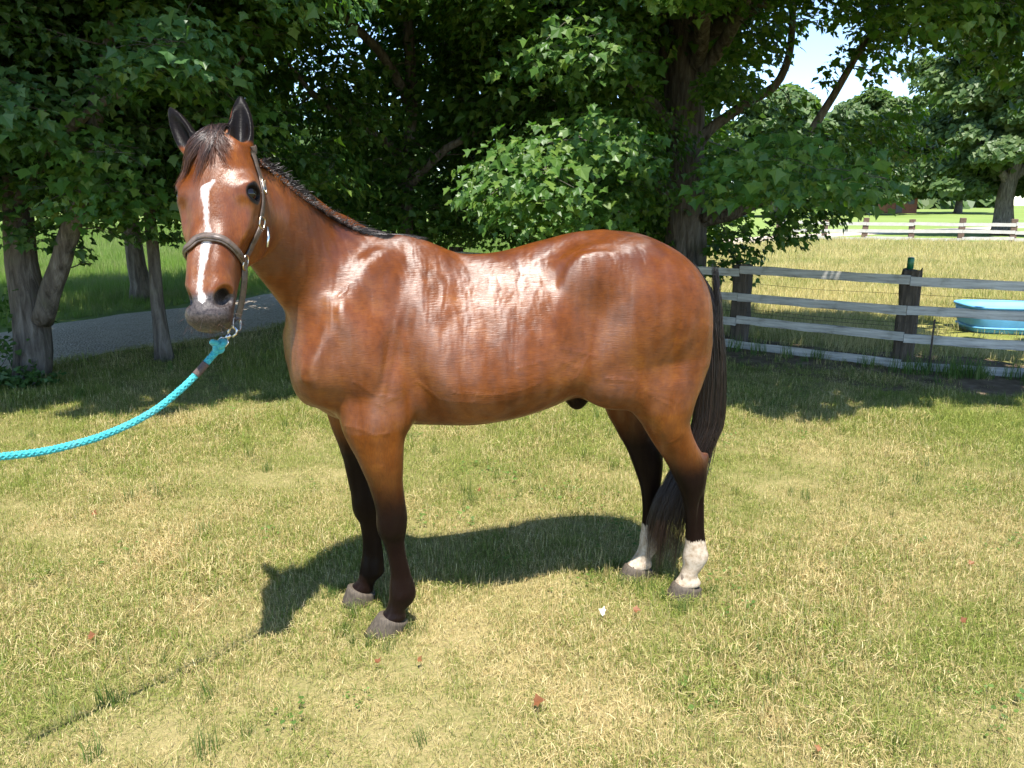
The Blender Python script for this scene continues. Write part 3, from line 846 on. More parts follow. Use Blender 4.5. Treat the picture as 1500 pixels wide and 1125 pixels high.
halter = empty('halter', tuple(H_ORG), H_ROT)
tag(halter, "dark brown leather halter with metal rings buckled on the bay horse's head", 'halter')
# noseband: seen part follows the face, the rest goes round the far side
nb = [hit(*p)[0] for p in ((354, 383), (345, 369), (332, 357), (317, 350), (303, 348), (291, 351), (282, 359))]
far_ = [shoot(hd(0, s, -.07), -h1 * a - h2 * b)[0] for s, a, b in ((.385, 1, -.15), (.40, 1, .35), (.412, .8, .9))]
P, g = on_skin(nb + far_, 48)
obj('noseband', strap_mesh('noseband', P, g, .026, .005, MAT_LEATHER), halter)
P, g = on_skin(nb + far_, 48)
obj('noseband_padding', strap_mesh('noseband_padding', P, g, .016, .009, MAT_LEATHER), halter)
ring_l, gl = hit(355, 384)
# cheek strap on the near side, in two pieces with a ring between, then over the poll behind the ears
ck1 = [hit(*p)[0] for p in ((357, 380), (366, 362), (374, 345), (380, 331))]
P, g = on_skin(ck1, 20); obj('cheek_strap', strap_mesh('cheek_strap', P, g, .021, .0045, MAT_LEATHER), halter)
ring_c, gc = hit(380, 326)
ck2 = [hit(*p)[0] for p in ((380, 322), (383, 302), (382, 280), (378, 258), (372, 236), (367, 222))]
P, g = on_skin(ck2, 26); obj('cheek_strap', strap_mesh('cheek_strap', P, g, .023, .0045, MAT_LEATHER), halter)
crown_ = [ck2[-1]] + [shoot(hd(0, .05, -.11), h1 * a - h3 * b - h2 * .12)[0] for a, b in ((.85, .8), (.35, 1), (-.35, 1), (-.9, .6))]
P, g = on_skin(crown_, 24); obj('crown_strap', strap_mesh('crown_strap', P, g, .025, .0045, MAT_LEATHER), halter)
torus('ring', ring_l + gl * .010, gl, .017, .0032, MAT_BRASS, halter, 1.35, up=h3)
torus('ring', ring_c + gc * .009, gc, .015, .003, MAT_BRASS, halter, 1.2, up=h3)
bk, gb = hit(382, 274)
bkl = torus('buckle', bk + gb * .011, gb, .016, .0028, MAT_BRASS, halter, 1.5, up=h3)
MB().box(bk + gb * .012, (.003, .003, .04), Matrix(np.stack([h1, h2, h3], 1).tolist())).build('tongue', MAT_BRASS, bkl)
cl, gcl = hit(386, 345)
b = MB(); b.tube([cl + gcl * .012 - h3 * .030, cl + gcl * .016, cl + gcl * .014 + h3 * .036], [.004, .0055, .0035], 8); b.build('throat_snap', MAT_STEEL, halter, True)
# chin strap hangs below the jaw to a ring that takes the lead
chin_ring = hd(.030, .560, -.175)
cs = dense([ring_l + gl * .006, ring_l + h3 * .045 - h2 * .02, hd(.050, .49, -.155), chin_ring - h3 * .012], 16)
nn_ = np.tile(h1 * .8 + h2 * .6, (16, 1)); obj('chin_strap', strap_mesh('chin_strap', cs, nn_, .020, .0045, MAT_LEATHER, 0), halter)
rl2, _ = shoot(hd(0, .41, -.08), -h1 - h2 * .7)
cs2 = dense([rl2, hd(-.055, .47, -.155), hd(-.02, .53, -.178), chin_ring - h3 * .012], 16)
nn_ = np.tile(-h1 * .6 - h2 * .7, (16, 1)); obj('chin_strap', strap_mesh('chin_strap', cs2, nn_, .020, .0045, MAT_LEATHER, 0), halter)
torus('ring', chin_ring, h1 + h2 * .4, .016, .003, MAT_BRASS, halter, 1.2, up=h3)

# ---- lead rope (world coordinates)
t = NT('rope_turquoise'); co = t.new('ShaderNodeTexCoord').outputs['Object']
c = t.ramp(t.noise(co, 90, 4, .7), [(.3, (.012, .24, .28)), (.7, (.045, .44, .46))])
c = t.mix(t.math('MULTIPLY', t.smooth(t.noise(co, 9, 5, .7), .50, .72), .35), c, (.16, .22, .20))
b = t.bsdf(Base_Color=c, Roughness=.7); t.l.new(t.bump(t.noise(co, 700, 2), .5, .001), b.inputs['Normal']); b.inputs['Sheen Weight'].default_value = .2
MAT_ROPE = t.m
MAT_TAPE = simple_mat('rope_whipping', (.085, .055, .045), .75, 0, .3, 200, .4, .002)
def at_px(px, py, Y):
    d = cam_ray(px, py); return np.array([0, 0, CAM_H]) + d * (Y / d[1])
cr_w = l2w(chin_ring)
Y0 = cr_w[1]
rope = empty('lead_rope', tuple(cr_w)); tag(rope, "turquoise braided lead rope clipped under the horse's halter, running off to the left", 'rope')
snap_top, snap_bot = cr_w + np.array([0, -.012, -.012]), at_px(325, 503, Y0 - .02)
def rl(P): return np.asarray(P) - cr_w
b = MB()
ax_ = snap_bot - snap_top; L_ = np.linalg.norm(ax_); ax_ /= L_; sd = np.cross(ax_, (0, 1, 0)); sd /= np.linalg.norm(sd)
b.tube([rl(snap_top + ax_ * L_ * k + sd * w) for k, w in ((.45, .009), (.2, .012), (.03, .006), (.0, -.004), (.12, -.012), (.3, -.010), (.5, -.003))], .0038, 8)
b.tube([rl(snap_top + ax_ * L_ * k) for k in (.40, .55, .72)], [.006, .0075, .006], 10)
b.tube([rl(snap_top + ax_ * L_ * k + sd * w) for k, w in ((.68, 0), (.78, .013), (.98, .014), (1.05, 0), (.98, -.014), (.78, -.013), (.68, 0))], .0035, 8)
b.build('snap_hook', MAT_STEEL, rope, True)
path = [snap_bot] + [at_px(x, y, Y0 - .03 - k * .42) for x, y, k in ((318, 513, .0), (306, 527, .04), (287, 549, .10), (262, 573, .2), (225, 602, .33), (180, 626, .48), (130, 645, .63), (70, 660, .80), (0, 669, 1.0), (-110, 672, 1.3), (-230, 664, 1.6))]
P = spline(path, 400)
T = np.gradient(P, axis=0); T /= np.linalg.norm(T, axis=1, keepdims=True)
A1 = np.cross(T, (0, 0, 1)); A1 /= np.linalg.norm(A1, axis=1, keepdims=True); A2 = np.cross(T, A1)
sl_ = np.concatenate([[0], np.cumsum(np.linalg.norm(np.diff(P, axis=0), axis=1))])
b = MB()
b.tube([rl(p) for p in P[::4]], .0078, 8)
for dirn in (1, -1):
    for k in range(4):
        ph = sl_ * 2 * math.pi / .060 * dirn + k * math.pi / 2
        rr = .0072 + .0012 * np.sin(sl_ * 2 * math.pi / .0075 + k * math.pi)
        Q = P + A1 * (np.cos(ph) * rr)[:, None] + A2 * (np.sin(ph) * rr)[:, None]
        b.tube([rl(p) for p in Q], .0036, 5)
rope_body = b.build('rope', MAT_ROPE, rope, True)
kc = at_px(320, 506, Y0 - .028)
e1k, e2k, e3k = np.array([1., 0, 0]), np.array([0, 1., 0]), np.array([0, 0, 1.])
kp = []
for i in range(41):
    a = 2 * math.pi * i / 40
    kp.append(rl(kc) + e1k * (math.sin(a) + 1.5 * math.sin(2 * a)) * .0085 + e3k * (math.cos(a) - 1.5 * math.cos(2 * a)) * .0075 + e2k * (-math.sin(3 * a)) * .009)
b = MB(); b.tube(kp, .0088, 10); b.build('knot', MAT_ROPE, rope_body, True)
b = MB()
wi = [i for i in range(400) if .075 < sl_[i] < .125]
b.tube([rl(P[i]) for i in wi], .0122, 12); b.build('whipping', MAT_TAPE, rope_body, True)
# ================================================================ GROUND, ROAD
def terrain_z(x, y):
    d = np.maximum(np.asarray(y, float), 0)
    t = np.clip((d - 50) / 120, 0, 1); t = t * t * (3 - 2 * t)
    return 1.15 * t
def axis_pts(lo, hi, fine_lo, fine_hi, step, grow=1.22):
    a = list(np.arange(fine_lo, fine_hi + 1e-6, step)); s = step
    while a[-1] < hi: s *= grow; a.append(min(a[-1] + s, hi))
    s = step
    while a[0] > lo: s *= grow; a.insert(0, max(a[0] - s, lo))
    return np.array(a)
gx, gy = axis_pts(-900, 900, -9, 9, .5), axis_pts(-60, 1500, -2, 18, .5)
GX, GY = np.meshgrid(gx, gy, indexing='ij')
V = np.stack([GX, GY, terrain_z(GX, GY)], -1).reshape(-1, 3)
idx = np.arange(len(V)).reshape(GX.shape)
Fq = np.stack([idx[:-1, :-1], idx[1:, :-1], idx[1:, 1:], idx[:-1, 1:]], -1).reshape(-1, 4)

FENCE = [np.array(p) for p in ((-.95, 12.2), (1.27, 10.34), (2.666, 9.123), (4.063, 7.907), (5.75, 7.15), (7.45, 6.40))]   # board face line
def fence_y(x):
    return np.interp(x, [p[0] for p in FENCE], [p[1] for p in FENCE])
ROAD_C = [(-13.5, -2.0), (-9.6, 3.5), (-7.4, 7.0), (-5.62, 10.0), (-4.15, 12.7), (-2.1, 17.0), (1.5, 24.5), (7.5, 33.5), (16.0, 43.5), (40., 62.)]
ROAD_W = 2.9
road_pts = spline(np.array([(x, y, 0) for x, y in ROAD_C]), 160)[:, :2]
def road_dist(x, y):
    x = np.asarray(x); y = np.asarray(y); best = np.full(x.shape, 1e9)
    for p in road_pts: best = np.minimum(best, (x - p[0]) ** 2 + (y - p[1]) ** 2)
    return np.sqrt(best)

# shared colour fields: dry patches against green, from the place itself
def dry_field(t, pos):
    a = t.noise(pos, .62, 3, .6); b_ = t.noise(pos, 2.4, 4, .65); c_ = t.noise(pos, 9.0, 3, .6)
    v = t.math('ADD', t.math('ADD', t.math('MULTIPLY', a, .50), t.math('MULTIPLY', b_, .36)), t.math('MULTIPLY', c_, .18))
    sp = t.new('ShaderNodeSeparateXYZ'); t.l.new(pos, sp.inputs[0])
    # the lawn gets greener away from the worn, trampled ground in front
    g = t.smooth(sp.outputs['Y'], 3.3, 5.2)
    v = t.math('SUBTRACT', v, t.math('ADD', .046, t.math('MULTIPLY', g, .080)))
    return v, sp
t = NT('lawn_soil')
pos = t.new('ShaderNodeNewGeometry').outputs['Position']
v, sp = dry_field(t, pos)
f2 = t.noise(pos, 60, 4, .7); f3 = t.noise(pos, 240, 2, .6)
near = t.ramp(t.math('ADD', t.math('MULTIPLY', v, .6), t.math('MULTIPLY', f2, .4)), [(.36, (.13, .14, .036)), (.50, (.28, .235, .10)), (.66, (.36, .285, .145))])
near = t.mix(t.math('MULTIPLY', t.smooth(f3, .50, .68), .7), near, (.11, .085, .045))
pst = t.ramp(t.noise(pos, .35, 5, .65), [(.32, (.17, .19, .042)), (.52, (.30, .27, .085)), (.70, (.37, .30, .12))])
fld = t.ramp(t.noise(pos, .09, 5, .6), [(.3, (.155, .225, .055)), (.7, (.225, .285, .085))])
x_, y_ = sp.outputs['X'], sp.outputs['Y']
isp = t.smooth(t.math('ADD', y_, t.math('MULTIPLY', x_, .55)), 11.0, 12.0)
c = t.mix(isp, near, pst)
left = t.math('MULTIPLY', t.smooth(t.math('SUBTRACT', y_, t.math('MULTIPLY', x_, 1.9)), 20.5, 22.0), t.smooth(x_, 12.0, 2.0))
c = t.mix(left, c, fld)
farm = t.smooth(t.math('ADD', y_, t.math('MULTIPLY', x_, .39)), 44.6, 46.0)
c = t.mix(farm, c, fld)
b = t.bsdf(Base_Color=c, Roughness=.95); b.inputs['Specular IOR Level'].default_value = .1
t.l.new(t.bump(t.noise(pos, 40, 5, .7), .6, .02), b.inputs['Normal'])
lawn = obj('ground', mesh_np('ground', V, Fq, t.m)); tag(lawn, kind='structure')

# gravel drive
t = NT('gravel'); pos = t.new('ShaderNodeNewGeometry').outputs['Position']
vo = t.new('ShaderNodeTexVoronoi'); t.l.new(pos, vo.inputs['Vector']); vo.inputs['Scale'].default_value = 38
c = t.mix(.55, t.ramp(t.noise(pos, 2.0, 5, .65), [(.3, (.47, .37, .27)), (.7, (.66, .54, .41))]), t.ramp(vo.outputs['Color'], [(.2, (.32, .265, .21)), (.8, (.64, .56, .47))]))
b = t.bsdf(Base_Color=c, Roughness=.95); b.inputs['Specular IOR Level'].default_value = .15
t.l.new(t.bump(vo.outputs['Distance'], .8, .02), b.inputs['Normal'])
V, Fq = [], []
tan_ = np.gradient(road_pts, axis=0); tan_ /= np.linalg.norm(tan_, axis=1, keepdims=True)
nr = np.stack([tan_[:, 1], -tan_[:, 0]], 1)
for i, p in enumerate(road_pts):
    wob = .10 * math.sin(i * .9) + .07 * math.sin(i * 2.3 + 1)
    for k, w in enumerate(np.linspace(-1, 1, 9)):
        q = p + nr[i] * w * (ROAD_W / 2 + (wob if abs(w) == 1 else 0))
        V.append((q[0], q[1], terrain_z(q[0], q[1]) + .004 + .035 * (1 - w * w)))
for i in range(len(road_pts) - 1):
    for k in range(8): Fq.append((i * 9 + k, i * 9 + k + 1, (i + 1) * 9 + k + 1, (i + 1) * 9 + k))
road = obj('gravel_drive', mesh_np('gravel_drive', np.array(V), np.array(Fq), t.m)); tag(road, kind='structure')

# bare strip of earth along the near fence
t = NT('bare_earth'); pos = t.new('ShaderNodeNewGeometry').outputs['Position']
c = t.ramp(t.noise(pos, 7, 6, .7), [(.3, (.095, .068, .045)), (.55, (.18, .13, .088)), (.75, (.30, .23, .165))])
b = t.bsdf(Base_Color=c, Roughness=1.0); b.inputs['Specular IOR Level'].default_value = .1
t.l.new(t.bump(t.noise(pos, 30, 6, .75), 1.0, .03), b.inputs['Normal'])
V, Fq = [], []
xs_ = np.linspace(.2, 8.5, 70)
for i, x in enumerate(xs_):
    y0 = fence_y(x)
    for k, o in enumerate(np.linspace(-.95, .95, 9)):
        e = o + (.16 * math.sin(x * 3.1) + .10 * math.sin(x * 7.7 + 1) if k in (0, 8) else 0)
        yy = y0 + e
        V.append((x + .3 * e, yy, .004 + .018 * max(0, 1 - (o / .8) ** 2)))
for i in range(len(xs_) - 1):
    for k in range(8): Fq.append((i * 9 + k, (i + 1) * 9 + k, (i + 1) * 9 + k + 1, i * 9 + k + 1))
earth = obj('earth_strip', mesh_np('earth_strip', np.array(V), np.array(Fq), t.m)); tag(earth, kind='structure')

# ================================================================ GRASS
def blade_clump(name, n, rad, h0, h1_, w, lean, seg, mat, flat=0.0):
    V, Fq, Ft, rn, al = [], [], [], [], []
    for i in range(n):
        a = rng.uniform(0, 6.283); r = rad * math.sqrt(rng.random())
        bx, by = r * math.cos(a), r * math.sin(a)
        h = rng.uniform(h0, h1_); az = rng.uniform(0, 6.283); ln = abs(rng.normal(0, lean)) + .05
        lie = rng.random() < flat
        if lie: ln = rng.uniform(1.5, 4); h *= rng.uniform(.7, 1.1)
        tw = az + math.pi / 2 + rng.normal(0, .4)
        wd = w * rng.uniform(.7, 1.3); r_ = rng.random(); n0 = len(V)
        for k in range(seg + 1):
            u = k / seg
            if lie: z = .012 + rng.random() * .012 + .010 * math.sin(u * math.pi); d = h * u
            else: th = ln * u * .9; d = h * (1 - math.cos(th)) / max(th, 1e-3) * u if th > 1e-3 else 0; z = h * math.sin(th) / max(th, 1e-3) * u
            cx, cy = bx + math.cos(az) * d, by + math.sin(az) * d
            ww = wd * (1 - u ** 2 * .95) / 2
            if k < seg:
                V += [(cx + math.cos(tw) * ww, cy + math.sin(tw) * ww, z), (cx - math.cos(tw) * ww, cy - math.sin(tw) * ww, z)]
                rn += [r_] * 2; al += [u] * 2
            else: V.append((cx, cy, z)); rn.append(r_); al.append(u)
        for k in range(seg - 1): Fq.append((n0 + 2 * k, n0 + 2 * k + 1, n0 + 2 * k + 3, n0 + 2 * k + 2))
        Ft.append((n0 + 2 * seg - 2, n0 + 2 * seg - 1, n0 + 2 * seg))
    me = mesh_np(name, np.array(V), [np.array(Fq).reshape(-1, 4), np.array(Ft)] if Fq else np.array(Ft), mat, True, dict(rnd=np.array(rn), along=np.array(al)))
    return bpy.data.objects.new(name, me)

def grass_mat(name, greens, straws, bias=0.0, far=False):
    t = NT(name)
    pos = t.new('ShaderNodeNewGeometry').outputs['Position']
    if far: v = t.noise(pos, .5, 4, .65)
    else: v, _ = dry_field(t, pos)
    r = t.attr('rnd').outputs['Fac']; a = t.attr('along').outputs['Fac']
    x = t.math('ADD', t.math('ADD', v, t.math('MULTIPLY', t.math('SUBTRACT', r, .5), .34)), bias)
    dry = t.smooth(x, .38, .56)
    g = t.ramp(r, [(0, greens[0]), (.5, greens[1]), (1, greens[2])])
    s_ = t.ramp(t.math('FRACT', t.math('MULTIPLY', r, 7.3)), [(0, straws[0]), (.5, straws[1]), (1, straws[2])])
    c = t.mix(dry, g, s_)
    b = t.new('ShaderNodeBsdfPrincipled'); t.put(b.inputs['Base Color'], c); b.inputs['Roughness'].default_value = .55; b.inputs['Specular IOR Level'].default_value = .3
    tr = t.new('ShaderNodeBsdfTranslucent'); t.l.new(c, tr.inputs['Color'])
    mx = t.new('ShaderNodeMixShader'); mx.inputs[0].default_value = .36
    t.l.new(b.outputs[0], mx.inputs[1]); t.l.new(tr.outputs[0], mx.inputs[2]); t.l.new(mx.outputs[0], t.out.inputs['Surface'])
    return t.m
GREEN = [(.125, .175, .026), (.235, .285, .050), (.36, .390, .085)]
STRAW = [(.40, .29, .12), (.62, .49, .225), (.78, .66, .36)]
MAT_GRASS = grass_mat('lawn_grass_blades', GREEN, STRAW)
MAT_PAST = grass_mat('pasture_blades', [(.21, .25, .055), (.28, .31, .08), (.34, .355, .10)], [(.46, .385, .16), (.58, .49, .22), (.66, .57, .28)], .02, True)
MAT_FIELD = grass_mat('field_blades', [(.13, .23, .030), (.18, .29, .045), (.24, .35, .065)], [(.20, .27, .06), (.22, .27, .08), (.30, .32, .13)], -.05, True)

def scatter(name, pts, scl, sources, label, seed):
    """grass: clump meshes set on points with geometry nodes"""
    coll = bpy.data.collections.new(name + '_clumps')
    for o in sources: coll.objects.link(o)
    N = len(pts)
    me = bpy.data.meshes.new(name); me.vertices.add(N); me.vertices.foreach_set('co', np.asarray(pts, np.float32).ravel())
    at = me.attributes.new('scl', 'FLOAT', 'POINT'); at.data.foreach_set('value', np.asarray(scl, np.float32))
    rg = np.random.default_rng(seed)
    rot = np.stack([rg.normal(0, .12, N), rg.normal(0, .12, N), rg.uniform(0, 6.283, N)], 1).astype(np.float32)
    at = me.attributes.new('rot', 'FLOAT_VECTOR', 'POINT'); at.data.foreach_set('vector', rot.ravel())
    at = me.attributes.new('pick', 'INT', 'POINT'); at.data.foreach_set('value', rg.integers(0, len(sources), N).astype(np.int32))
    o = obj(name, me)
    ng = bpy.data.node_groups.new(name, 'GeometryNodeTree')
    ng.interface.new_socket('Geometry', in_out='INPUT', socket_type='NodeSocketGeometry')
    ng.interface.new_socket('Geometry', in_out='OUTPUT', socket_type='NodeSocketGeometry')
    n, l = ng.nodes, ng.links
    gi, go = n.new('NodeGroupInput'), n.new('NodeGroupOutput')
    ci = n.new('GeometryNodeCollectionInfo'); ci.inputs['Collection'].default_value = coll
    ci.inputs['Separate Children'].default_value = True; ci.inputs['Reset Children'].default_value = True
    ip = n.new('GeometryNodeInstanceOnPoints'); ip.inputs['Pick Instance'].default_value = True
    def na(nm, ty):
        a = n.new('GeometryNodeInputNamedAttribute'); a.data_type = ty; a.inputs['Name'].default_value = nm; return a.outputs['Attribute']
    l.new(gi.outputs[0], ip.inputs['Points']); l.new(ci.outputs[0], ip.inputs['Instance'])
    l.new(na('pick', 'INT'), ip.inputs['Instance Index']); l.new(na('rot', 'FLOAT_VECTOR'), ip.inputs['Rotation']); l.new(na('scl', 'FLOAT'), ip.inputs['Scale'])
    l.new(ip.outputs[0], go.inputs[0])
    md = o.modifiers.new('scatter', 'NODES'); md.node_group = ng
    return tag(o, label, 'grass', kind='stuff')

def in_view(x, y, margin=.12, extra=.6):
    half = 750 / F_PX
    return np.abs(x) < (y * (half + margin) + extra)
def jitter_grid(x0, x1, y0, y1, step):
    xs, ys = np.meshgrid(np.arange(x0, x1, step), np.arange(y0, y1, step))
    p = np.stack([xs.ravel(), ys.ravel()], 1); return p + rng.uniform(-step * .55, step * .55, p.shape)
def lumpy(x, y, f, s=0):
    return .5 + .25 * (np.sin(x * f + 1.7 * np.sin(y * f * .7 + s)) + np.sin(y * f * 1.1 + 1.3 * np.sin(x * f * .9 + s * 2)))

src = [blade_clump('clump', 56, .090, .018, .056, .0021, 1.0, 3, MAT_GRASS, .48) for _ in range(4)] + \
      [blade_clump('clump', 50, .085, .026, .075, .0022, .85, 3, MAT_GRASS, .30) for _ in range(4)]
P = []
for y0, y1, st in ((1.7, 4.5, .046), (4.5, 8.0, .062), (8.0, 14.0, .095)):
    p = jitter_grid(-11, 11, y0, y1, st); p = p[in_view(p[:, 0], p[:, 1])]
    P.append(np.c_[p, np.full(len(p), st / .046)])
P = np.concatenate(P)
fy = fence_y(P[:, 0]); rd = road_dist(P[:, 0], P[:, 1])
bare = (P[:, 0] > .2) & (P[:, 1] > fy - .80 + .25 * np.sin(P[:, 0] * 4)) & (P[:, 1] < fy + .55)
keep = (rd > ROAD_W / 2 + .02) & ~((P[:, 0] > -.9) & (P[:, 1] > fy + .5)) & ~(bare & (rng.random(len(P)) > .10))
keep &= ~((road_dist(P[:, 0], P[:, 1]) > 1.4) & (P[:, 1] - 1.9 * P[:, 0] > 21.5))
lump = lumpy(P[:, 0], P[:, 1], 2.2) * .6 + lumpy(P[:, 0], P[:, 1], 7.0, 2) * .4
keep &= rng.random(len(P)) < .50 + .75 * lump
P = P[keep]; lump = lump[keep]
scl = (.62 + .75 * lump ** 1.5) * rng.uniform(.75, 1.25, len(P)) * P[:, 2] ** .55
scatter('lawn_grass', np.c_[P[:, 0], P[:, 1], np.zeros(len(P))], scl, src, 'short sun-bleached lawn grass with green and straw patches around the horse', 3)
# taller green tufts that stand out of the worn lawn
tuft = [blade_clump('tuft', 26, .045, .06, .15, .0036, .55, 4, MAT_GRASS, 0) for _ in range(4)]
p = jitter_grid(-9, 9, 1.8, 9.0, .22); p = p[in_view(p[:, 0], p[:, 1])]
l2 = lumpy(p[:, 0], p[:, 1], 3.1, 5)
k = (rng.random(len(p)) < .10 + .5 * np.clip(l2 - .55, 0, 1) * 2) & (road_dist(p[:, 0], p[:, 1]) > ROAD_W / 2 + .1) & ~((p[:, 0] > -.9) & (p[:, 1] > fence_y(p[:, 0]) - .5))
k &= np.min([np.hypot(p[:, 0] - hx, p[:, 1] - hy) for hx, hy in ((-.49, 2.83), (-.66, 3.07), (.79, 3.13), (.57, 3.3))], 0) > .16
p = p[k]
hq = np.array([(hx + math.cos(a) * r_, hy + math.sin(a) * r_ * .9) for hx, hy in ((-.53, 2.815), (-.70, 3.06), (.76, 3.115), (.55, 3.285)) for a, r_ in zip(rng.uniform(0, 6.283, 26), rng.uniform(.085, .17, 26))])
# weeds along the foot of the fence
q = np.array([(x + rng.normal(0, .1), fence_y(x) + rng.normal(-.16, .10)) for x in np.concatenate([rng.uniform(4.25, 6.2, 75), rng.uniform(2.2, 4.2, 16)])])
sc = np.concatenate([rng.uniform(.45, .95, len(p)), rng.uniform(1.0, 2.2, len(q)), rng.uniform(.30, .55, len(hq))])
p = np.concatenate([p, q, hq])
MAT_TUFT = grass_mat('tuft_blades', [(.060, .120, .020), (.09, .16, .03), (.13, .20, .04)], [(.16, .19, .06), (.25, .25, .10), (.34, .30, .14)], -.14)
for o in tuft: o.data.materials[0] = MAT_TUFT
scatter('grass_tufts', np.c_[p, np.zeros(len(p))], sc, tuft, 'taller green grass tufts standing in the lawn and along the fence', 4)
# pasture behind the fence
src = [blade_clump('pasture_clump', 44, .18, .05, .17, .006, .8, 3, MAT_PAST, .25) for _ in range(5)]
P = []
for y0, y1, st in ((6.4, 14, .13), (14, 24, .22), (24, 42, .36)):
    p = jitter_grid(-2, 34, y0, y1, st); p = p[in_view(p[:, 0], p[:, 1])]; P.append(np.c_[p, np.full(len(p), (st / .13) ** .6)])
P = np.concatenate(P)
k = (P[:, 1] > fence_y(P[:, 0]) + .75) & (P[:, 1] < 44.8 - .39 * P[:, 0]) & (road_dist(P[:, 0], P[:, 1]) > 1.6)
k &= (P[:, 1] - 1.9 * P[:, 0] < 19) & ~((P[:, 0] > 2.5) & (P[:, 1] < fence_y(P[:, 0]) + 1.3) & (rng.random(len(P)) > .4))
P = P[k]
P = P[~((P[:, 0] > 5.4) & (P[:, 0] < 8.6) & (P[:, 1] > 8.6) & (P[:, 1] < 11.2)) | (rng.random(len(P)) < .12)]
scatter('pasture_grass', np.c_[P[:, :2], np.zeros(len(P))], rng.uniform(.55, 1.15, len(P)) * P[:, 2], src, 'yellowing knee-high pasture grass behind the board fence', 5)
# hay field beyond the drive
src = [blade_clump('field_clump', 40, .18, .10, .30, .007, .5, 3, MAT_FIELD, .05) for _ in range(5)]
P = []
for y0, y1, st in ((9, 18, .15), (18, 30, .26), (30, 60, .5)):
    p = jitter_grid(-42, 3, y0, y1, st); p = p[in_view(p[:, 0], p[:, 1])]; P.append(np.c_[p, np.full(len(p), (st / .15) ** .6)])
P = np.concatenate(P)
rdp = road_dist(P[:, 0], P[:, 1])
k = (P[:, 1] - 1.9 * P[:, 0] > 20.8) & (rdp > ROAD_W / 2 + .25)
P, rdp = P[k], rdp[k]
scatter('field_grass', np.c_[P[:, :2], np.zeros(len(P))], rng.uniform(.6, 1.1, len(P)) * P[:, 2] * np.clip(.45 + (rdp - 1.7) * .25, .4, 1), src, 'bright green field grass beyond the gravel drive', 6)

# clover and broad-leaved weeds low in the turf
def weed_clump(n, rad, s0, s1, mat):
    V, Ft, rn, al = [], [], [], []
    for i in range(n):
        a = rng.uniform(0, 6.283); r = rad * math.sqrt(rng.random()); c_ = np.array([r * math.cos(a), r * math.sin(a), rng.uniform(.012, .040)])
        az = rng.uniform(0, 6.283); s_ = rng.uniform(s0, s1); d = np.array([math.cos(az), math.sin(az), rng.uniform(-.1, .4)]); e = np.array([-math.sin(az), math.cos(az), rng.normal(0, .2)]); n0 = len(V)
        for u, w in ((0, .12), (.35, .48), (.75, .5), (1, .1), (.75, -.5), (.35, -.48)): V.append(tuple(c_ + d * u * s_ + e * w * s_))
        Ft += [(n0, n0 + 1, n0 + 5), (n0 + 1, n0 + 4, n0 + 5), (n0 + 1, n0 + 2, n0 + 4), (n0 + 2, n0 + 3, n0 + 4)]; q_ = rng.random(); rn += [q_] * 6; al += [0.0] * 6
    return bpy.data.objects.new('weed', mesh_np('weed', np.array(V), np.array(Ft), mat, True, dict(rnd=np.array(rn), along=np.array(al))))
MAT_WEED = grass_mat('weed_leaf', [(.075, .14, .026), (.11, .19, .036), (.16, .24, .05)], [(.14, .18, .05), (.2, .22, .07), (.26, .25, .1)], -.2)
wsrc = [weed_clump(16, .08, .010, .022, MAT_WEED) for _ in range(4)]
p = jitter_grid(-6, 6, 1.8, 7.5, .16); p = p[in_view(p[:, 0], p[:, 1])]
l3 = lumpy(p[:, 0], p[:, 1], 1.9, 9) * .5 + lumpy(p[:, 0], p[:, 1], 5.3, 3) * .5
p = p[(rng.random(len(p)) < np.clip(l3 - .46, 0, 1) * 1.2) & (road_dist(p[:, 0], p[:, 1]) > ROAD_W / 2 + .1)]
scatter('lawn_weeds', np.c_[p, np.zeros(len(p))], rng.uniform(.6, 1.2, len(p)), wsrc, 'low clover and broad-leaved weeds scattered through the lawn', 8)
# ================================================================ TREES
t = NT('maple_bark'); co = t.new('ShaderNodeTexCoord').outputs['Object']
mp = t.new('ShaderNodeMapping'); t.l.new(co, mp.inputs['Vector']); mp.inputs['Scale'].default_value = (16, 16, 2.6)
fis = t.noise(mp.outputs[0], 1.0, 6, .65, .6)
c = t.ramp(fis, [(.32, (.055, .046, .038)), (.52, (.15, .13, .11)), (.72, (.26, .235, .205))])
c = t.mix(t.math('MULTIPLY', t.smooth(t.noise(co, 3.0, 4), .55, .70), .5), c, (.13, .14, .085))
b = t.bsdf(Base_Color=c, Roughness=.95); b.inputs['Specular IOR Level'].default_value = .15
t.l.new(t.bump(fis, 1.0, .045), b.inputs['Normal']); MAT_BARK = t.m

def leaf_mat(name, cols, trans=.42, rough=.42):
    t = NT(name)
    r = t.attr('rnd').outputs['Fac']
    c = t.ramp(r, [(0, cols[0]), (.5, cols[1]), (1, cols[2])])
    b = t.new('ShaderNodeBsdfPrincipled'); t.put(b.inputs['Base Color'], c); b.inputs['Roughness'].default_value = rough; b.inputs['Specular IOR Level'].default_value = .4
    tr = t.new('ShaderNodeBsdfTranslucent'); t.put(tr.inputs['Color'], t.mix(1.0, c, (1.25, 1.5, .45), 'MULTIPLY'))
    mx = t.new('ShaderNodeMixShader'); mx.inputs[0].default_value = trans
    t.l.new(b.outputs[0], mx.inputs[1]); t.l.new(tr.outputs[0], mx.inputs[2]); t.l.new(mx.outputs[0], t.out.inputs['Surface'])
    return t.m
MAT_LEAF = leaf_mat('maple_leaf', [(.050, .115, .020), (.080, .165, .030), (.150, .225, .042)])
MAT_LEAF_B = leaf_mat('maple_leaf_cool', [(.048, .110, .036), (.074, .155, .050), (.125, .205, .060)])
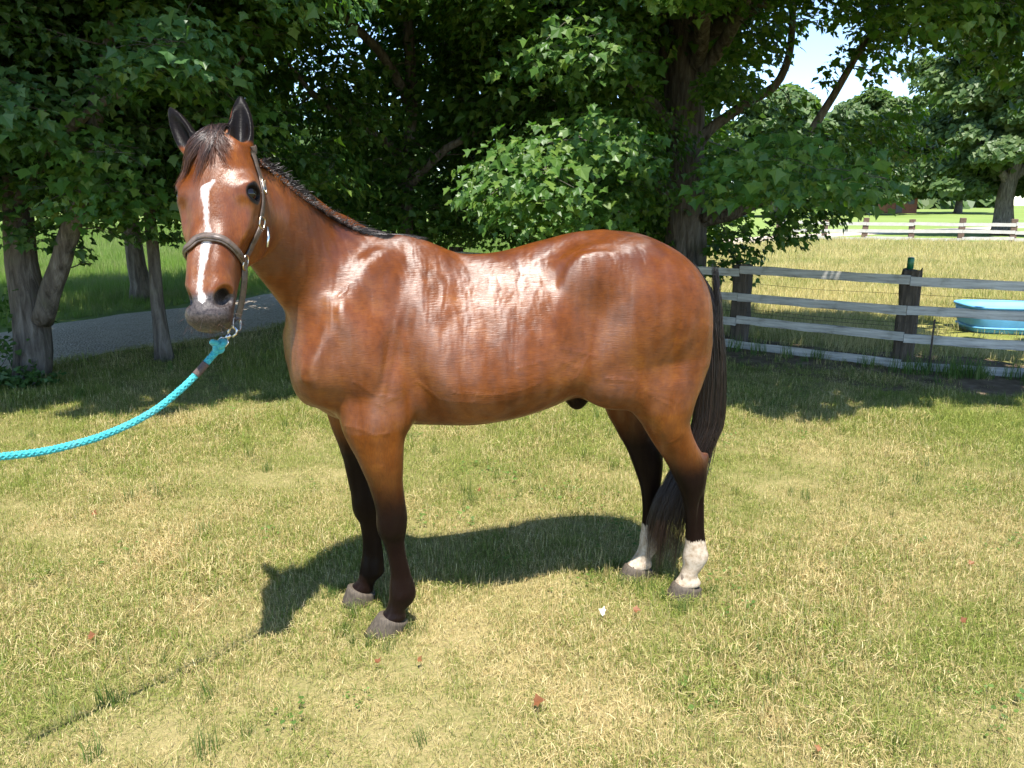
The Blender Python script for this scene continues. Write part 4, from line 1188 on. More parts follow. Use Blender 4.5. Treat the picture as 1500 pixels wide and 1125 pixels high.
MAT_FARLEAF = leaf_mat('far_leaf', [(.070, .120, .040), (.110, .170, .058), (.160, .215, .080)])

LEAF_HI = np.array([(0, .0), (.30, -.06), (.31, .15), (.60, .36), (.27, .55), (0, 1.0), (-.27, .55), (-.60, .36), (-.31, .15), (-.30, -.06)])
LEAF_MID = np.array([(0, 0), (.34, .02), (.58, .36), (.27, .54), (0, 1.0), (-.27, .54), (-.58, .36), (-.34, .02)])
LEAF_LO = np.array([(0, 0), (.52, .22), (.28, .56), (0, 1.0), (-.28, .56), (-.52, .22)])
LEAF_Q = np.array([(0, -.1), (.6, .4), (0, 1.0), (-.6, .4)])
def leaves(P, Nn, Tp, size, outline):
    """one flat-folded leaf per point: normal Nn, tip direction Tp"""
    N = len(P); m = len(outline)
    Nn = Nn / (np.linalg.norm(Nn, axis=1, keepdims=True) + 1e-9)
    Tp = Tp - Nn * (Tp * Nn).sum(1, keepdims=True); Tp /= np.linalg.norm(Tp, axis=1, keepdims=True) + 1e-9
    S = np.cross(Tp, Nn)
    o = outline; x, y = o[:, 0], o[:, 1]
    fold = rng.uniform(-.15, .55, (N, 1)) * np.abs(x)[None] - rng.uniform(-.05, .35, (N, 1)) * (y ** 2)[None] + rng.normal(0, .05, (N, m))
    V = P[:, None] + size[:, None, None] * (S[:, None] * x[None, :, None] + Tp[:, None] * y[None, :, None] + Nn[:, None] * fold[:, :, None])
    k = m; base = np.arange(N) * k
    if m > 4: Fc = np.stack([np.stack([base, base + j, base + j + 1], -1) for j in range(1, m - 1)], 1).reshape(-1, 3)
    else: Fc = base[:, None] + np.arange(m)[None]
    return V.reshape(-1, 3), Fc, k

def crown_mesh(name, clumps, trunk_xy, per, size, mat, lod):
    """clumps (n,4): centre and radius of each leafy spray"""
    clumps = np.asarray(clumps)
    Pn, Nr, Tp = [], [], []
    for cx, cy, cz, r in clumps:
        n = max(8, int(per * (r / .55) ** 2 * rng.uniform(.75, 1.25)))
        u = rng.normal(size=(n, 3)); u /= np.linalg.norm(u, axis=1, keepdims=True)
        rad = r * rng.random(n) ** .45
        p = u * rad[:, None] * np.array([1, 1, .52])
        # sprays are layered and droop outwards
        p[:, 2] = np.round(p[:, 2] / (.17 * max(r, .4))) * .17 * max(r, .4) * .7 + p[:, 2] * .3 - .28 * (p[:, 0] ** 2 + p[:, 1] ** 2) / max(r, .3)
        out = np.array([cx - trunk_xy[0], cy - trunk_xy[1], 0]); out /= np.linalg.norm(out) + .3
        nrm = np.array([0, 0, .75]) + out * .55 + u * np.array([.35, .35, .1]) + rng.normal(0, .33, (n, 3))
        tip = out * .6 + u * np.array([1, 1, 0]) * .7 + np.array([0, 0, -.75]) + rng.normal(0, .3, (n, 3))
        Pn.append(p + (cx, cy, cz)); Nr.append(nrm); Tp.append(tip)
    Pn, Nr, Tp = map(np.concatenate, (Pn, Nr, Tp))
    sz = size * np.clip(rng.lognormal(-.06, .30, len(Pn)), .45, 1.7)
    V, Fc, k = leaves(Pn, Nr, Tp, sz, lod)
    return V, Fc, np.repeat(rng.random(len(Pn)), k)

def branch_tubes(b, P0, P1, r0, r1, sag=.1, n=6, sides=5):
    P0, P1 = np.asarray(P0, float), np.asarray(P1, float); L = np.linalg.norm(P1 - P0)
    pts = []
    j = rng.normal(0, .05 * L, 3)
    for k in range(n):
        u = k / (n - 1); p = P0 + (P1 - P0) * u; p = p + np.array([0, 0, 1]) * sag * L * math.sin(u * math.pi) + j * math.sin(u * math.pi * 1.3)
        pts.append(p)
    b.tube(pts, list(np.linspace(r0, r1, n)), sides, cap=False)
    return pts

def noisy_limb(keys, radii, m):
    P = spline(np.asarray(keys, float), m); r = np.interp(np.linspace(0, 1, m), np.linspace(0, 1, len(radii)), radii)
    w = np.cumsum(rng.normal(0, 1, (m, 3)), 0); w -= np.linspace(0, 1, m)[:, None] * w[-1]
    return P + w * (r[:, None] * .10), r

def make_tree(name, label, base, trunk, limbs, clumps, per=120, size=.115, mat=None, far_clumps=None, group=None, flare=1.35, lod=None, twig_r=.012):
    """trunk/limbs: (keys, radii) in world coords; clumps (n,4); far_clumps: upper crown, coarser leaves"""
    base = np.asarray(base, float); mat = mat or MAT_LEAF
    root = empty(name, tuple(base)); tag(root, label, 'tree', group)
    def loc(P): return [tuple(np.asarray(p) - base) for p in P]
    b = MB(); skel = []
    P, r = noisy_limb(*trunk, 26); r = r * np.interp(np.linspace(0, 1, 26), [0, .06, .16, 1], [flare, 1.12, 1, 1])
    b.tube(loc(P), list(r), 14); skel += list(zip(P, r))
    tr = b.build('trunk', MAT_BARK, root, True)
    for keys, radii in limbs:
        P, r = noisy_limb(keys, radii, 22); b = MB(); b.tube(loc(P), list(r), 10)
        b.build('limb', MAT_BARK, tr, True); skel += list(zip(P, r))
    SP = np.array([p for p, _ in skel]); SR = np.array([r for _, r in skel])
    b = MB()
    A_ = np.asarray(clumps)
    dist = np.array([np.linalg.norm(SP - c[:3], axis=1).min() for c in A_])
    for c in A_[np.argsort(dist)]:
        d = np.linalg.norm((SP - c[:3]) * np.array([1, 1, 1.3]), axis=1) + np.where(SP[:, 2] > c[2] + .4, .5, 0)
        i = int(np.argmin(d)); L_ = np.linalg.norm(SP[i] - c[:3])
        r0 = min(SR[i] * .6, twig_r * .45 + .007 * L_)
        p0, p1 = SP[i] - base, np.asarray(c[:3]) - base
        if L_ > .15:
            pts = branch_tubes(b, p0, p1, r0, min(r0 * .7, .006), .05)
            SP = np.concatenate([SP, np.array(pts[2:]) + base]); SR = np.concatenate([SR, np.linspace(r0 * .9, r0 * .6, len(pts) - 2)])
        else: pts = [p0, p0, p0, p1, p1, p1]
        for k in range(4):
            a = rng.uniform(0, 6.283); e = p1 + np.array([math.cos(a), math.sin(a), rng.uniform(-.35, .10)]) * c[3] * .75
            branch_tubes(b, pts[rng.integers(3, 6)], e, .0045, .002, .03, 4, 3)
    tag(b.build('twig', MAT_BARK, root, True), kind='stuff')
    A_ = np.asarray(clumps); near_ = A_[:, 1] < 9.9
    for nm_, part_, ld_ in (('crown', A_[near_], LEAF_HI if lod is None else lod), ('inner_crown', A_[~near_], LEAF_MID if lod is None else lod)):
        if not len(part_): continue
        V, Fc, rn = crown_mesh(nm_, part_, base[:2], per * (.68 if nm_ == 'inner_crown' and near_.any() else 1), size * (1.1 if nm_ == 'inner_crown' and near_.any() else 1), mat, ld_)
        me = mesh_np(nm_ if near_.any() else 'crown', V - base, Fc, mat, False, dict(rnd=rn)); tag(obj(nm_ if near_.any() else 'crown', me, root), kind='stuff')
    if far_clumps is not None and len(far_clumps):
        V, Fc, rn = crown_mesh('upper_crown', far_clumps, base[:2], per * .105, size * 3.5, mat, LEAF_Q)
        me = mesh_np('upper_crown', V - base, Fc, mat, False, dict(rnd=rn)); tag(obj('upper_crown', me, root), kind='stuff')
    return root

def to_px(P):
    P = np.atleast_2d(P); c, s = math.cos(PITCH), math.sin(PITCH)
    d = P[:, :3] - np.array([0, 0, CAM_H]); z = d[:, 1] * c - d[:, 2] * s; y = d[:, 1] * s + d[:, 2] * c
    return 750 + F_PX * d[:, 0] / z, 562.5 - F_PX * y / z, z
# how far down the foliage hangs (photograph), and the window of open sky right of the maple
LOW_X = [-200, 0, 60, 110, 170, 215, 262, 300, 400, 470, 540, 940, 1000, 1040, 1085, 1120, 1170, 1215, 1260, 1330, 1365, 1400, 1440, 1500, 1700]
LOW_Y = [365, 365, 372, 388, 352, 345, 352, 330, 330, 345, 370, 385, 372, 385, 408, 372, 352, 328, 318, 285, 262, 190, 160, 150, 150]
GAP = [(1178, 108, 26), (1212, 62, 22), (1255, 110, 14), (1240, 40, 14), (1345, 120, 24), (1385, 165, 34), (1392, 110, 30), (1420, 205, 30)]
def cull(C, lower=True, gap=True):
    x, y, z = to_px(C); rp = C[:, 3] / z * F_PX
    k = np.ones(len(C), bool)
    if lower: k &= (y + rp * .62 < np.interp(x, LOW_X, LOW_Y)) 
    if gap:
        for gx_, gy_, gr in GAP: k &= np.hypot(x - gx_, y - gy_) > gr + rp * .62
    # sunlight reaches the lawn in front: the leafy edge stays behind this line
    edge = 6.35 + .45 * np.sin(C[:, 0] * 1.3) + .25 * np.sin(C[:, 0] * 3.7 + 1)
    edge = edge + np.where((C[:, 0] > -3.2) & (C[:, 0] < -.6), .7, 0)
    k &= C[:, 1] + .43 * C[:, 2] - C[:, 3] * .7 > edge
    # open ground that lies in the sun: pasture and tub beyond the fence
    xs_, ys_ = C[:, 0] - .06 * C[:, 2], C[:, 1] + .43 * C[:, 2]
    k &= ~((xs_ > 5.7) & (ys_ > 9.3)) & ~((ys_ > 12.0) & (xs_ > 3.2))
    return C[k]
def crown_points(c, R_, z0, z1, n, rmin, rmax, hollow=.25, flat=None, rise=.0):
    """spray centres through a crown volume: widest low, domed on top"""
    out = []
    while len(out) < n:
        u = rng.random(); zz = z0 + (z1 - z0) * u
        Rz = R_ * (math.sqrt(max(0, 1 - max(0, (u - .25) / .75) ** 2)) if u > .25 else .82 + .18 * u / .25)
        rr = Rz * math.sqrt(rng.uniform(hollow ** 2, 1)); a = rng.uniform(0, 6.283)
        rr *= 1 + rise * (math.sin(3 * a + c[0]) * .6 + math.sin(5 * a + c[1] + zz) * .4 + math.sin(zz * 1.1 + a) * .4)
        out.append((c[0] + rr * math.cos(a), c[1] + rr * math.sin(a), zz, rng.uniform(rmin, rmax)))
    return np.array(out)
def split_view(C):
    x, y, z = to_px(C); rp = C[:, 3] / np.maximum(z, .1) * F_PX
    vis = (z > .3) & (x > -rp - 60) & (x < 1560 + rp) & (y > -rp - 90)
    return C[vis], C[~vis]

def edge_canopy(x0, x1, y0, y1, n):
    """low outer branches towards the photographer, above the picture, that shade the lawn's far half"""
    out = []
    while len(out) < n:
        xs_, ys_ = rng.uniform(x0, x1), rng.uniform(y0, y1); z = rng.uniform(3.7, 5.4)
        ys_ = ys_ + .30 * math.sin(xs_ * 1.9) + .18 * math.sin(xs_ * 4.3)
        X, Y = xs_ + .06 * z, ys_ - .43 * z
        if z - .35 > 1.69 + .245 * Y + .12: out.append((X, Y, z, rng.uniform(.42, .62)))
    return np.array(out)
# ---- big maple behind the horse's rump
mb = np.array([2.36, 10.75, 0])
C1 = crown_points(mb, 5.6, 1.15, 5.0, 700, .40, .68, .10)
extra = []
for x, y, Y, r in ((1052, 385, 10.2, .30), (1085, 388, 9.9, .26), (1120, 350, 10.0, .32), (1068, 355, 10.3, .34), (1160, 330, 10.2, .34), (1205, 312, 10.0, .30), (1245, 290, 9.9, .34), (1290, 275, 9.8, .34), (1310, 240, 9.8, .36), (1340, 215, 10.0, .30), (1190, 270, 9.6, .4), (1130, 270, 9.5, .42), (1250, 235, 9.6, .42),
                   (1200, 205, 9.4, .42), (1290, 185, 9.6, .34), (1135, 200, 9.3, .42), (1080, 230, 9.2, .45), (1035, 200, 9.2, .42), (980, 230, 9.3, .5), (930, 280, 9.3, .5), (880, 300, 9.4, .5), (820, 250, 9.5, .5), (760, 300, 9.5, .5), (720, 250, 9.6, .5), (1060, 120, 9.3, .42), (1000, 60, 9.0, .5), (1110, 60, 9.3, .42), (900, 120, 9.2, .5), (850, 60, 9.2, .5),
                   (1210, 120, 10.0, .20), (1235, 75, 10.0, .18), (1300, 40, 10.0, .26), (1280, 110, 9.9, .22), (1330, 160, 9.9, .26), (1365, 215, 9.9, .22), (1190, 30, 10.2, .24), (1350, 70, 9.9, .18), (1330, 100, 9.9, .2), (1225, 95, 10.0, .2), (1265, 75, 10.0, .2), (1400, 60, 9.6, .24), (1420, 100, 9.6, .2), (1160, 150, 10.2, .24), (1320, 10, 9.8, .3), (1385, 225, 10.0, .16), (1260, 20, 10, .2)):
    extra.append(np.r_[at_px(x, y, Y), r])
TRUNK_VIEW = [(1000, 345, 46), (998, 300, 34), (1004, 190, 34), (1004, 235, 28), (1000, 120, 26), (1012, 40, 30), (1060, 318, 14), (1105, 302, 12), (960, 80, 16)]
def open_view(C, disks, ymax, f=.55):
    x, y, z = to_px(C); rp = C[:, 3] / z * F_PX; k = np.ones(len(C), bool)
    for a, b_, r in disks: k &= ~((np.hypot(x - a, y - b_) < r + rp * f) & (C[:, 1] < ymax))
    return C[k]
DEEP = [(430, 60, 60), (520, 60, 70), (600, 90, 75), (470, 170, 70), (560, 200, 80), (640, 190, 60), (620, 290, 60), (520, 290, 60), (430, 240, 50), (690, 100, 40)]
C1 = open_view(cull(C1), DEEP, 11.0, .3)
low_ = np.array([np.r_[at_px(x, y, Y), r] for x, y, Y, r in ((1060, 362, 10.3, .26), (1100, 372, 10.1, .24), (1135, 345, 10.0, .26), (1165, 352, 10.0, .22), (1190, 335, 10.0, .24), (1050, 402, 10.2, .20), (1088, 404, 10.0, .20), (1220, 318, 9.9, .24), (1150, 318, 9.8, .26), (1078, 340, 9.9, .22), (1255, 305, 9.9, .22), (1180, 300, 9.8, .28))])
C1 = np.concatenate([open_view(np.concatenate([C1, np.array(extra)]), TRUNK_VIEW, 11.0, .45), low_]); v1, o1 = split_view(C1)
U1 = crown_points(mb, 5.2, 4.8, 11.0, 165, .7, 1.05, .2); U1 = cull(U1, False); uv_, uo_ = split_view(U1)
def PX(x, y, Y): return tuple(at_px(x, y, Y))
make_tree('maple_tree', "large maple with a thick trunk rising behind the horse's rump", mb,
          ([tuple(mb), (2.36, 10.75, 1.0), PX(1000, 255, 10.75), PX(1000, 120, 10.75), PX(1008, -20, 10.8), (2.6, 10.9, 6.5), (2.5, 10.8, 9.5)], [.30, .275, .24, .19, .16, .11, .04]),
          [([PX(1012, 322, 10.65), PX(1060, 318, 10.4), PX(1105, 300, 10.2), PX(1150, 268, 10.1), PX(1178, 215, 10.0), PX(1215, 150, 10.0), PX(1270, 60, 10.0), PX(1330, -30, 10.0)], [.105, .085, .070, .060, .050, .042, .034, .025]),
           ([PX(1030, 320, 10.5), PX(1075, 290, 10.2), PX(1105, 262, 10.0), PX(1130, 235, 9.8)], [.07, .05, .04, .02]),
           ([PX(1002, 250, 10.75), PX(1035, 195, 10.6), PX(1090, 155, 10.5), PX(1140, 120, 10.4), PX(1160, 60, 10.4), PX(1165, -40, 10.4)], [.10, .075, .062, .052, .042, .03]),
           ([PX(998, 200, 10.75), PX(982, 110, 10.9), PX(970, 20, 11.0), PX(950, -120, 11.1)], [.14, .12, .10, .06]),
           ([PX(990, 190, 10.7), PX(935, 130, 10.4), PX(880, 80, 10.2), PX(820, 30, 10.0)], [.10, .075, .055, .03]),
           ([PX(985, 285, 10.7), PX(920, 250, 10.3), PX(850, 235, 10.0), PX(770, 240, 9.8)], [.09, .07, .05, .025]),
           ([PX(1005, 130, 10.75), PX(1060, 60, 10.2), PX(1100, -20, 9.4), PX(1120, -160, 8.0)], [.10, .08, .065, .03]),
           ([(2.4, 10.7, 3.4), (2.2, 9.6, 3.9), (2.0, 8.0, 4.3), (1.8, 6.2, 4.4)], [.11, .085, .06, .025]),
           ([(2.4, 10.7, 3.8), (3.4, 9.6, 4.3), (4.6, 8.2, 4.7), (5.4, 6.6, 4.7)], [.11, .085, .06, .025]),
           ([(2.4, 10.7, 4.6), (.8, 9.9, 5.4), (-.8, 8.9, 5.9)], [.10, .07, .03])],
          np.concatenate([v1, uv_]) if len(uv_) else v1, 270, .076, MAT_LEAF, np.concatenate([o1, uo_, edge_canopy(.9, 6.3, 6.75, 8.5, 46)]))

# ---- forked tree at the left
fb = np.array([-4.80, 7.55, 0])
C2 = cull(crown_points(fb, 4.0, 1.75, 4.6, 420, .36, .62, .05), True, False)
C2 = open_view(C2, DEEP, 11.0, .3); v2, o2 = split_view(C2)
U2 = cull(crown_points(fb, 4.2, 4.4, 9.0, 60, .7, 1.0, .2), False, False)
ex = np.array([np.r_[at_px(x, y, Y), r] for x, y, Y, r in ((20, 130, 7.3, .42), (95, 190, 7.2, .42), (170, 215, 7.3, .36), (60, 250, 7.3, .4), (140, 290, 7.6, .36), (230, 190, 7.6, .38), (300, 175, 7.8, .34), (40, 40, 7.0, .5), (180, 110, 7.3, .45), (90, 330, 7.6, .3), (20, 310, 7.5, .34), (330, 130, 7.8, .4), (250, 260, 8.0, .32), (62, 352, 7.4, .17), (112, 362, 7.5, .17), (18, 345, 7.3, .2), (150, 335, 7.6, .18), (222, 340, 8.0, .2), (255, 348, 8.1, .17), (128, 385, 7.7, .10), (190, 345, 7.8, .17))])
make_tree('forked_maple', 'pale grey tree forking low at the left edge beside the drive', fb,
          ([tuple(fb), PX(50, 500, 7.55), PX(40, 440, 7.55), PX(30, 370, 7.6), PX(22, 250, 7.7), PX(20, 100, 7.8), (-5.0, 7.8, 5.5), (-5.0, 7.7, 7.5)], [.160, .148, .122, .105, .098, .086, .07, .03]),
          [([PX(62, 470, 7.55), PX(75, 430, 7.5), PX(92, 375, 7.45), PX(115, 300, 7.4), PX(140, 180, 7.4), PX(170, 20, 7.4)], [.105, .095, .088, .078, .066, .05]),
           ([PX(26, 300, 7.65), PX(90, 200, 7.2), PX(170, 140, 6.9), PX(260, 90, 6.9)], [.07, .055, .04, .02]),
           ([(-4.9, 7.6, 3.4), (-4.3, 6.8, 4.0), (-3.6, 6.0, 4.5)], [.09, .06, .02])],
          np.concatenate([v2, ex]), 265, .075, MAT_LEAF_B, np.concatenate([o2, U2, edge_canopy(-5.6, -1.6, 6.9, 8.6, 40)]), flare=1.08)
# ---- thin tree and the trunk at the picture's left edge
tb_ = np.array([-3.86, 8.42, 0])
C3 = crown_points(tb_ + np.array([.2, .4, 0]), 2.4, 1.75, 4.6, 170, .34, .55, .05)
C3 = cull(C3, True, False); v3, o3 = split_view(C3)
make_tree('slender_tree', 'slender tree with a thin grey trunk between the drive and the lawn', tb_,
          ([tuple(tb_), PX(236, 490, 8.42), PX(228, 420, 8.42), PX(222, 370, 8.45), PX(216, 280, 8.5), PX(212, 150, 8.6), PX(215, 0, 8.7), (-3.9, 8.8, 5.8)], [.072, .064, .060, .056, .050, .042, .035, .02]),
          [([PX(220, 300, 8.5), PX(270, 200, 8.6), PX(330, 120, 8.7), PX(380, 50, 8.8)], [.05, .04, .03, .018])],
          v3, 190, .078, MAT_LEAF, o3, flare=1.5)
eb = np.array([-4.93, 7.0, 0])
C4 = cull(crown_points(eb + np.array([-.8, .5, 0]), 1.9, 1.9, 4.4, 90, .34, .52, .05), True, False); v4, o4 = split_view(C4)
make_tree('edge_tree', 'narrow tree trunk just cut by the left edge of the picture', eb,
          ([tuple(eb), (-4.95, 7.0, .8), (-5.02, 7.03, 1.8), (-5.1, 7.1, 3.2), (-5.1, 7.1, 5.2)], [.085, .08, .075, .06, .03]), [], v4, 220, .073, MAT_LEAF_B, o4)
# ---- trees across the drive and behind the horse
kb = np.array([-6.72, 13.9, 0])
C5 = crown_points(kb, 3.6, 1.9, 6.0, 260, .45, .75, .05); C5 = cull(C5, True, False); v5, o5 = split_view(C5)
make_tree('roadside_tree', 'dark-trunked tree across the gravel drive at the edge of the field', kb,
          ([tuple(kb), (-6.72, 13.9, 1.2), (-6.75, 13.9, 2.6), (-6.7, 13.9, 5.0), (-6.7, 13.9, 7.6)], [.15, .13, .115, .09, .03]),
          [([(-6.7, 13.9, 2.2), (-5.8, 13.2, 3.2), (-4.8, 12.6, 4.2)], [.10, .07, .03]), ([(-6.7, 13.9, 2.5), (-7.6, 13.5, 3.6), (-8.6, 13.0, 4.4)], [.10, .07, .03])],
          v5, 105, .115, MAT_LEAF, o5, lod=LEAF_LO)
cb = np.array([-1.55, 11.2, 0])
C6 = crown_points(cb, 4.0, .95, 5.4, 300, .42, .72, .05); C6 = open_view(cull(C6, True, False), DEEP, 10.6, .2); v6, o6 = split_view(C6)
v6 = np.concatenate([v6, np.array([np.r_[at_px(x, y, Y), r] for x, y, Y, r in ((600, 330, 10.9, .4), (590, 270, 10.9, .4), (610, 210, 10.8, .42), (595, 150, 10.8, .4), (605, 90, 10.8, .42), (560, 240, 10.8, .4), (640, 300, 10.8, .4), (545, 320, 10.9, .4))])])
make_tree('shade_tree', "dense dark-leaved tree behind the horse's neck and withers", cb,
          ([tuple(cb), (-1.5, 11.2, 1.0), PX(598, 250, 11.2), PX(604, 120, 11.2), (-1.4, 11.2, 5.2), (-1.4, 11.3, 8.0)], [.10, .085, .08, .07, .06, .03]),
          [([PX(600, 270, 11.2), PX(650, 220, 10.9), PX(700, 190, 10.7), PX(740, 150, 10.5)], [.08, .06, .045, .02]),
           ([PX(598, 240, 11.2), PX(540, 190, 10.8), PX(470, 150, 10.5), PX(420, 90, 10.2)], [.08, .06, .045, .02]),
           ([PX(602, 150, 11.2), PX(560, 80, 10.6), PX(500, 20, 10.0), PX(460, -60, 9.2)], [.08, .06, .05, .02])],
          v6, 150, .078, MAT_LEAF, np.concatenate([o6, cull(crown_points(cb, 4.2, 5.2, 9.5, 22, .7, 1.0, .2), False, False)]), lod=LEAF_MID)
gb_ = np.array([.55, 14.6, 0])
C7 = crown_points(gb_, 4.6, .8, 6.2, 230, .5, .85, .05); C7 = cull(C7, True, True); v7, o7 = split_view(C7)
make_tree('background_maple', "leafy tree deep in the shade behind the horse's back", gb_,
          ([tuple(gb_), (.55, 14.6, 1.5), (.6, 14.6, 3.2), (.6, 14.7, 6.0), (.6, 14.7, 9.0)], [.28, .24, .20, .14, .03]),
          [([(.6, 14.6, 2.6), (1.8, 14.0, 3.8), (3.0, 13.4, 4.6)], [.10, .07, .03]), ([(.6, 14.6, 2.9), (-.7, 14.0, 4.0), (-2.0, 13.4, 4.9)], [.10, .07, .03])],
          v7, 75, .11, MAT_LEAF, np.concatenate([o7, cull(crown_points(gb_, 4.6, 6, 11.5, 30, .8, 1.2, .2), False, False)]), lod=LEAF_LO)
# ---- tree just outside the picture at the right, its branches reach in at the top
rb = np.array([8.7, 9.4, 0])
C8 = cull(crown_points(rb, 4.5, 2.6, 5.2, 300, .40, .65, .10), True, True)
ex = np.array([np.r_[at_px(x, y, Y), r] for x, y, Y, r in ((1470, 40, 8.6, .36), (1440, 20, 8.4, .3), (1495, 95, 8.7, .34), (1410, -10, 8.3, .3), (1470, 110, 8.8, .2), (1450, 75, 8.9, .24), (1380, 20, 8.6, .2), (1500, 150, 8.8, .2))])
v8, o8 = split_view(C8); v8 = np.concatenate([v8, ex])
make_tree('overhanging_tree', 'tree beyond the right edge whose leafy branches hang in at the top right', rb,
          ([tuple(rb), (8.7, 9.4, 2), (8.6, 9.4, 4), (8.6, 9.4, 6.5), (8.6, 9.4, 9.5)], [.28, .24, .2, .13, .03]),
          [([(8.65, 9.4, 3.0), (7.6, 9.0, 3.6), (6.6, 8.8, 3.9), (5.6, 8.6, 3.75)], [.11, .08, .05, .02]), ([(8.65, 9.4, 3.4), (7.4, 8.2, 4.2), (6.2, 7.2, 4.6)], [.1, .07, .03])],
          v8, 240, .076, MAT_LEAF, np.concatenate([o8, cull(crown_points(rb, 4.4, 5, 9.5, 90, .7, 1.0, .2), False, False)]))
# ---- single big tree in the far pasture
pb = np.array([28.2, 45.2, 0])
C9 = crown_points(pb + np.array([1.2, 0, 0]), 6.2, 2.6, 13.5, 190, .7, 1.4, .2, rise=.35)
make_tree('pasture_tree', 'lone broad tree with a dark trunk standing behind the far white fence', pb,
          ([tuple(pb), (28.2, 45.2, 1.8), (28.3, 45.2, 4), (28.8, 45.2, 8), (29, 45.2, 12)], [.50, .42, .36, .25, .06]),
          [([(28.2, 45.2, 2.6), (26.8, 45, 4.4), (25.4, 44.8, 5.6)], [.25, .18, .06]), ([(28.3, 45.2, 3), (30, 45, 5), (32, 45, 6.4)], [.25, .18, .06])],
          C9, 100, .29, MAT_FARLEAF, None, lod=LEAF_Q, twig_r=.03)
# ---- trees round the far field
for i, (x, y, R_, h, lb) in enumerate(((30.5, 92, 6.5, 14, 'rounded pale green tree at the far side of the mown field'), (46.5, 104, 7.5, 15, 'broad tree beside the small brick building far off'), (21, 100, 7, 15, 'far tree half hidden behind the maple leaves'), (62, 110, 8, 17, 'tall far tree right of the brick building'))):
    bz_ = float(terrain_z(x, y)); b0 = np.array([x, y, bz_])
    Cf = crown_points(b0, R_, bz_ + 2.2, bz_ + h, 95, .9, 1.9, .15, rise=.45)
    make_tree('field_tree', lb, b0, ([tuple(b0), (x, y, bz_ + 3), (x, y, bz_ + h * .5), (x, y, bz_ + h * .85)], [.45, .36, .25, .06]), [], Cf, 50, .60, MAT_FARLEAF, None, group='trees at the edge of the far field', lod=LEAF_Q, twig_r=.05)
# ---- woodland along the horizon: reads as one mass
Cw = []
for i in range(170):
    x = rng.uniform(-200, 220); y = rng.uniform(135, 175) + abs(x) * .1; h = rng.uniform(11, 19); z = float(terrain_z(x, y))
    for k in range(9):
        a = rng.uniform(0, 6.283); rr = rng.uniform(0, 4.5); u = rng.random()
        Cw.append((x + rr * math.cos(a), y + rr * math.sin(a), z + .5 + u * h, rng.uniform(2.2, 3.6) * (1.15 - u * .5)))
V, Fc, rn = crown_mesh('woodland', np.array(Cw), (0, 400), 2.2, 1.7, MAT_FARLEAF, LEAF_Q)
tag(obj('woodland', mesh_np('woodland', V, Fc, MAT_FARLEAF, False, dict(rnd=rn))), 'distant belt of dark green woodland along the horizon', 'woodland', kind='stuff')
# ================================================================ FENCES, TUB, SMALL THINGS
t = NT('weathered_white_board'); co = t.new('ShaderNodeTexCoord').outputs['Object']
mp = t.new('ShaderNodeMapping'); t.l.new(co, mp.inputs['Vector']); mp.inputs['Scale'].default_value = (2.2, 30, 30)
gr = t.noise(mp.outputs[0], 1.0, 6, .7)
c = t.ramp(gr, [(.30, (.17, .155, .135)), (.46, (.40, .385, .35)), (.66, (.60, .58, .53))])
c = t.mix(t.math('MULTIPLY', t.smooth(t.noise(co, 5, 4), .56, .70), .5), c, (.20, .20, .16))
b = t.bsdf(Base_Color=c, Roughness=.85); b.inputs['Specular IOR Level'].default_value = .2
t.l.new(t.bump(gr, .5, .006), b.inputs['Normal']); MAT_BOARD = t.m
t = NT('old_post'); co = t.new('ShaderNodeTexCoord').outputs['Object']
mp = t.new('ShaderNodeMapping'); t.l.new(co, mp.inputs['Vector']); mp.inputs['Scale'].default_value = (26, 26, 2.2)
gr = t.noise(mp.outputs[0], 1.0, 6, .7, .4)
b = t.bsdf(Base_Color=t.ramp(gr, [(.30, (.022, .017, .013)), (.52, (.075, .058, .042)), (.72, (.16, .125, .09))]), Roughness=.95)
t.l.new(t.bump(gr, 1.0, .02), b.inputs['Normal']); MAT_POST = t.m
MAT_WIRE = simple_mat('fence_wire', (.10, .09, .08), .5, .8, .2, 30, 0)
MAT_FARRAIL = simple_mat('far_white_rail', (.50, .48, .44), .8, 0, .12, 4, .1)
MAT_FARPOST = simple_mat('far_brown_post', (.13, .085, .06), .9, 0, .3, 8, .4, .02)

def post_mesh(h, w, d, seed):
    rg = np.random.default_rng(seed); V, Fq = [], []; K = 9
    for k in range(K):
        z = h * k / (K - 1) * 1.0 - (.05 if k == 0 else 0)
        s = 1 + .05 * math.sin(k * 1.7 + seed) + .04 * (1 - k / (K - 1))
        for j, (a, b_) in enumerate(((-1, -.7), (-.7, -1), (.7, -1), (1, -.7), (1, .7), (.7, 1), (-.7, 1), (-1, .7))):
            V.append((a * w / 2 * s + rg.normal(0, .004), b_ * d / 2 * s + rg.normal(0, .004), z + (rg.normal(0, .010) if k == K - 1 else 0)))
    for k in range(K - 1):
        for j in range(8): Fq.append((k * 8 + j, k * 8 + (j + 1) % 8, (k + 1) * 8 + (j + 1) % 8, (k + 1) * 8 + j))
    return mesh_np('post', np.array(V), [np.array(Fq), np.array([[(K - 1) * 8 + j for j in range(8)]])], MAT_POST, False)
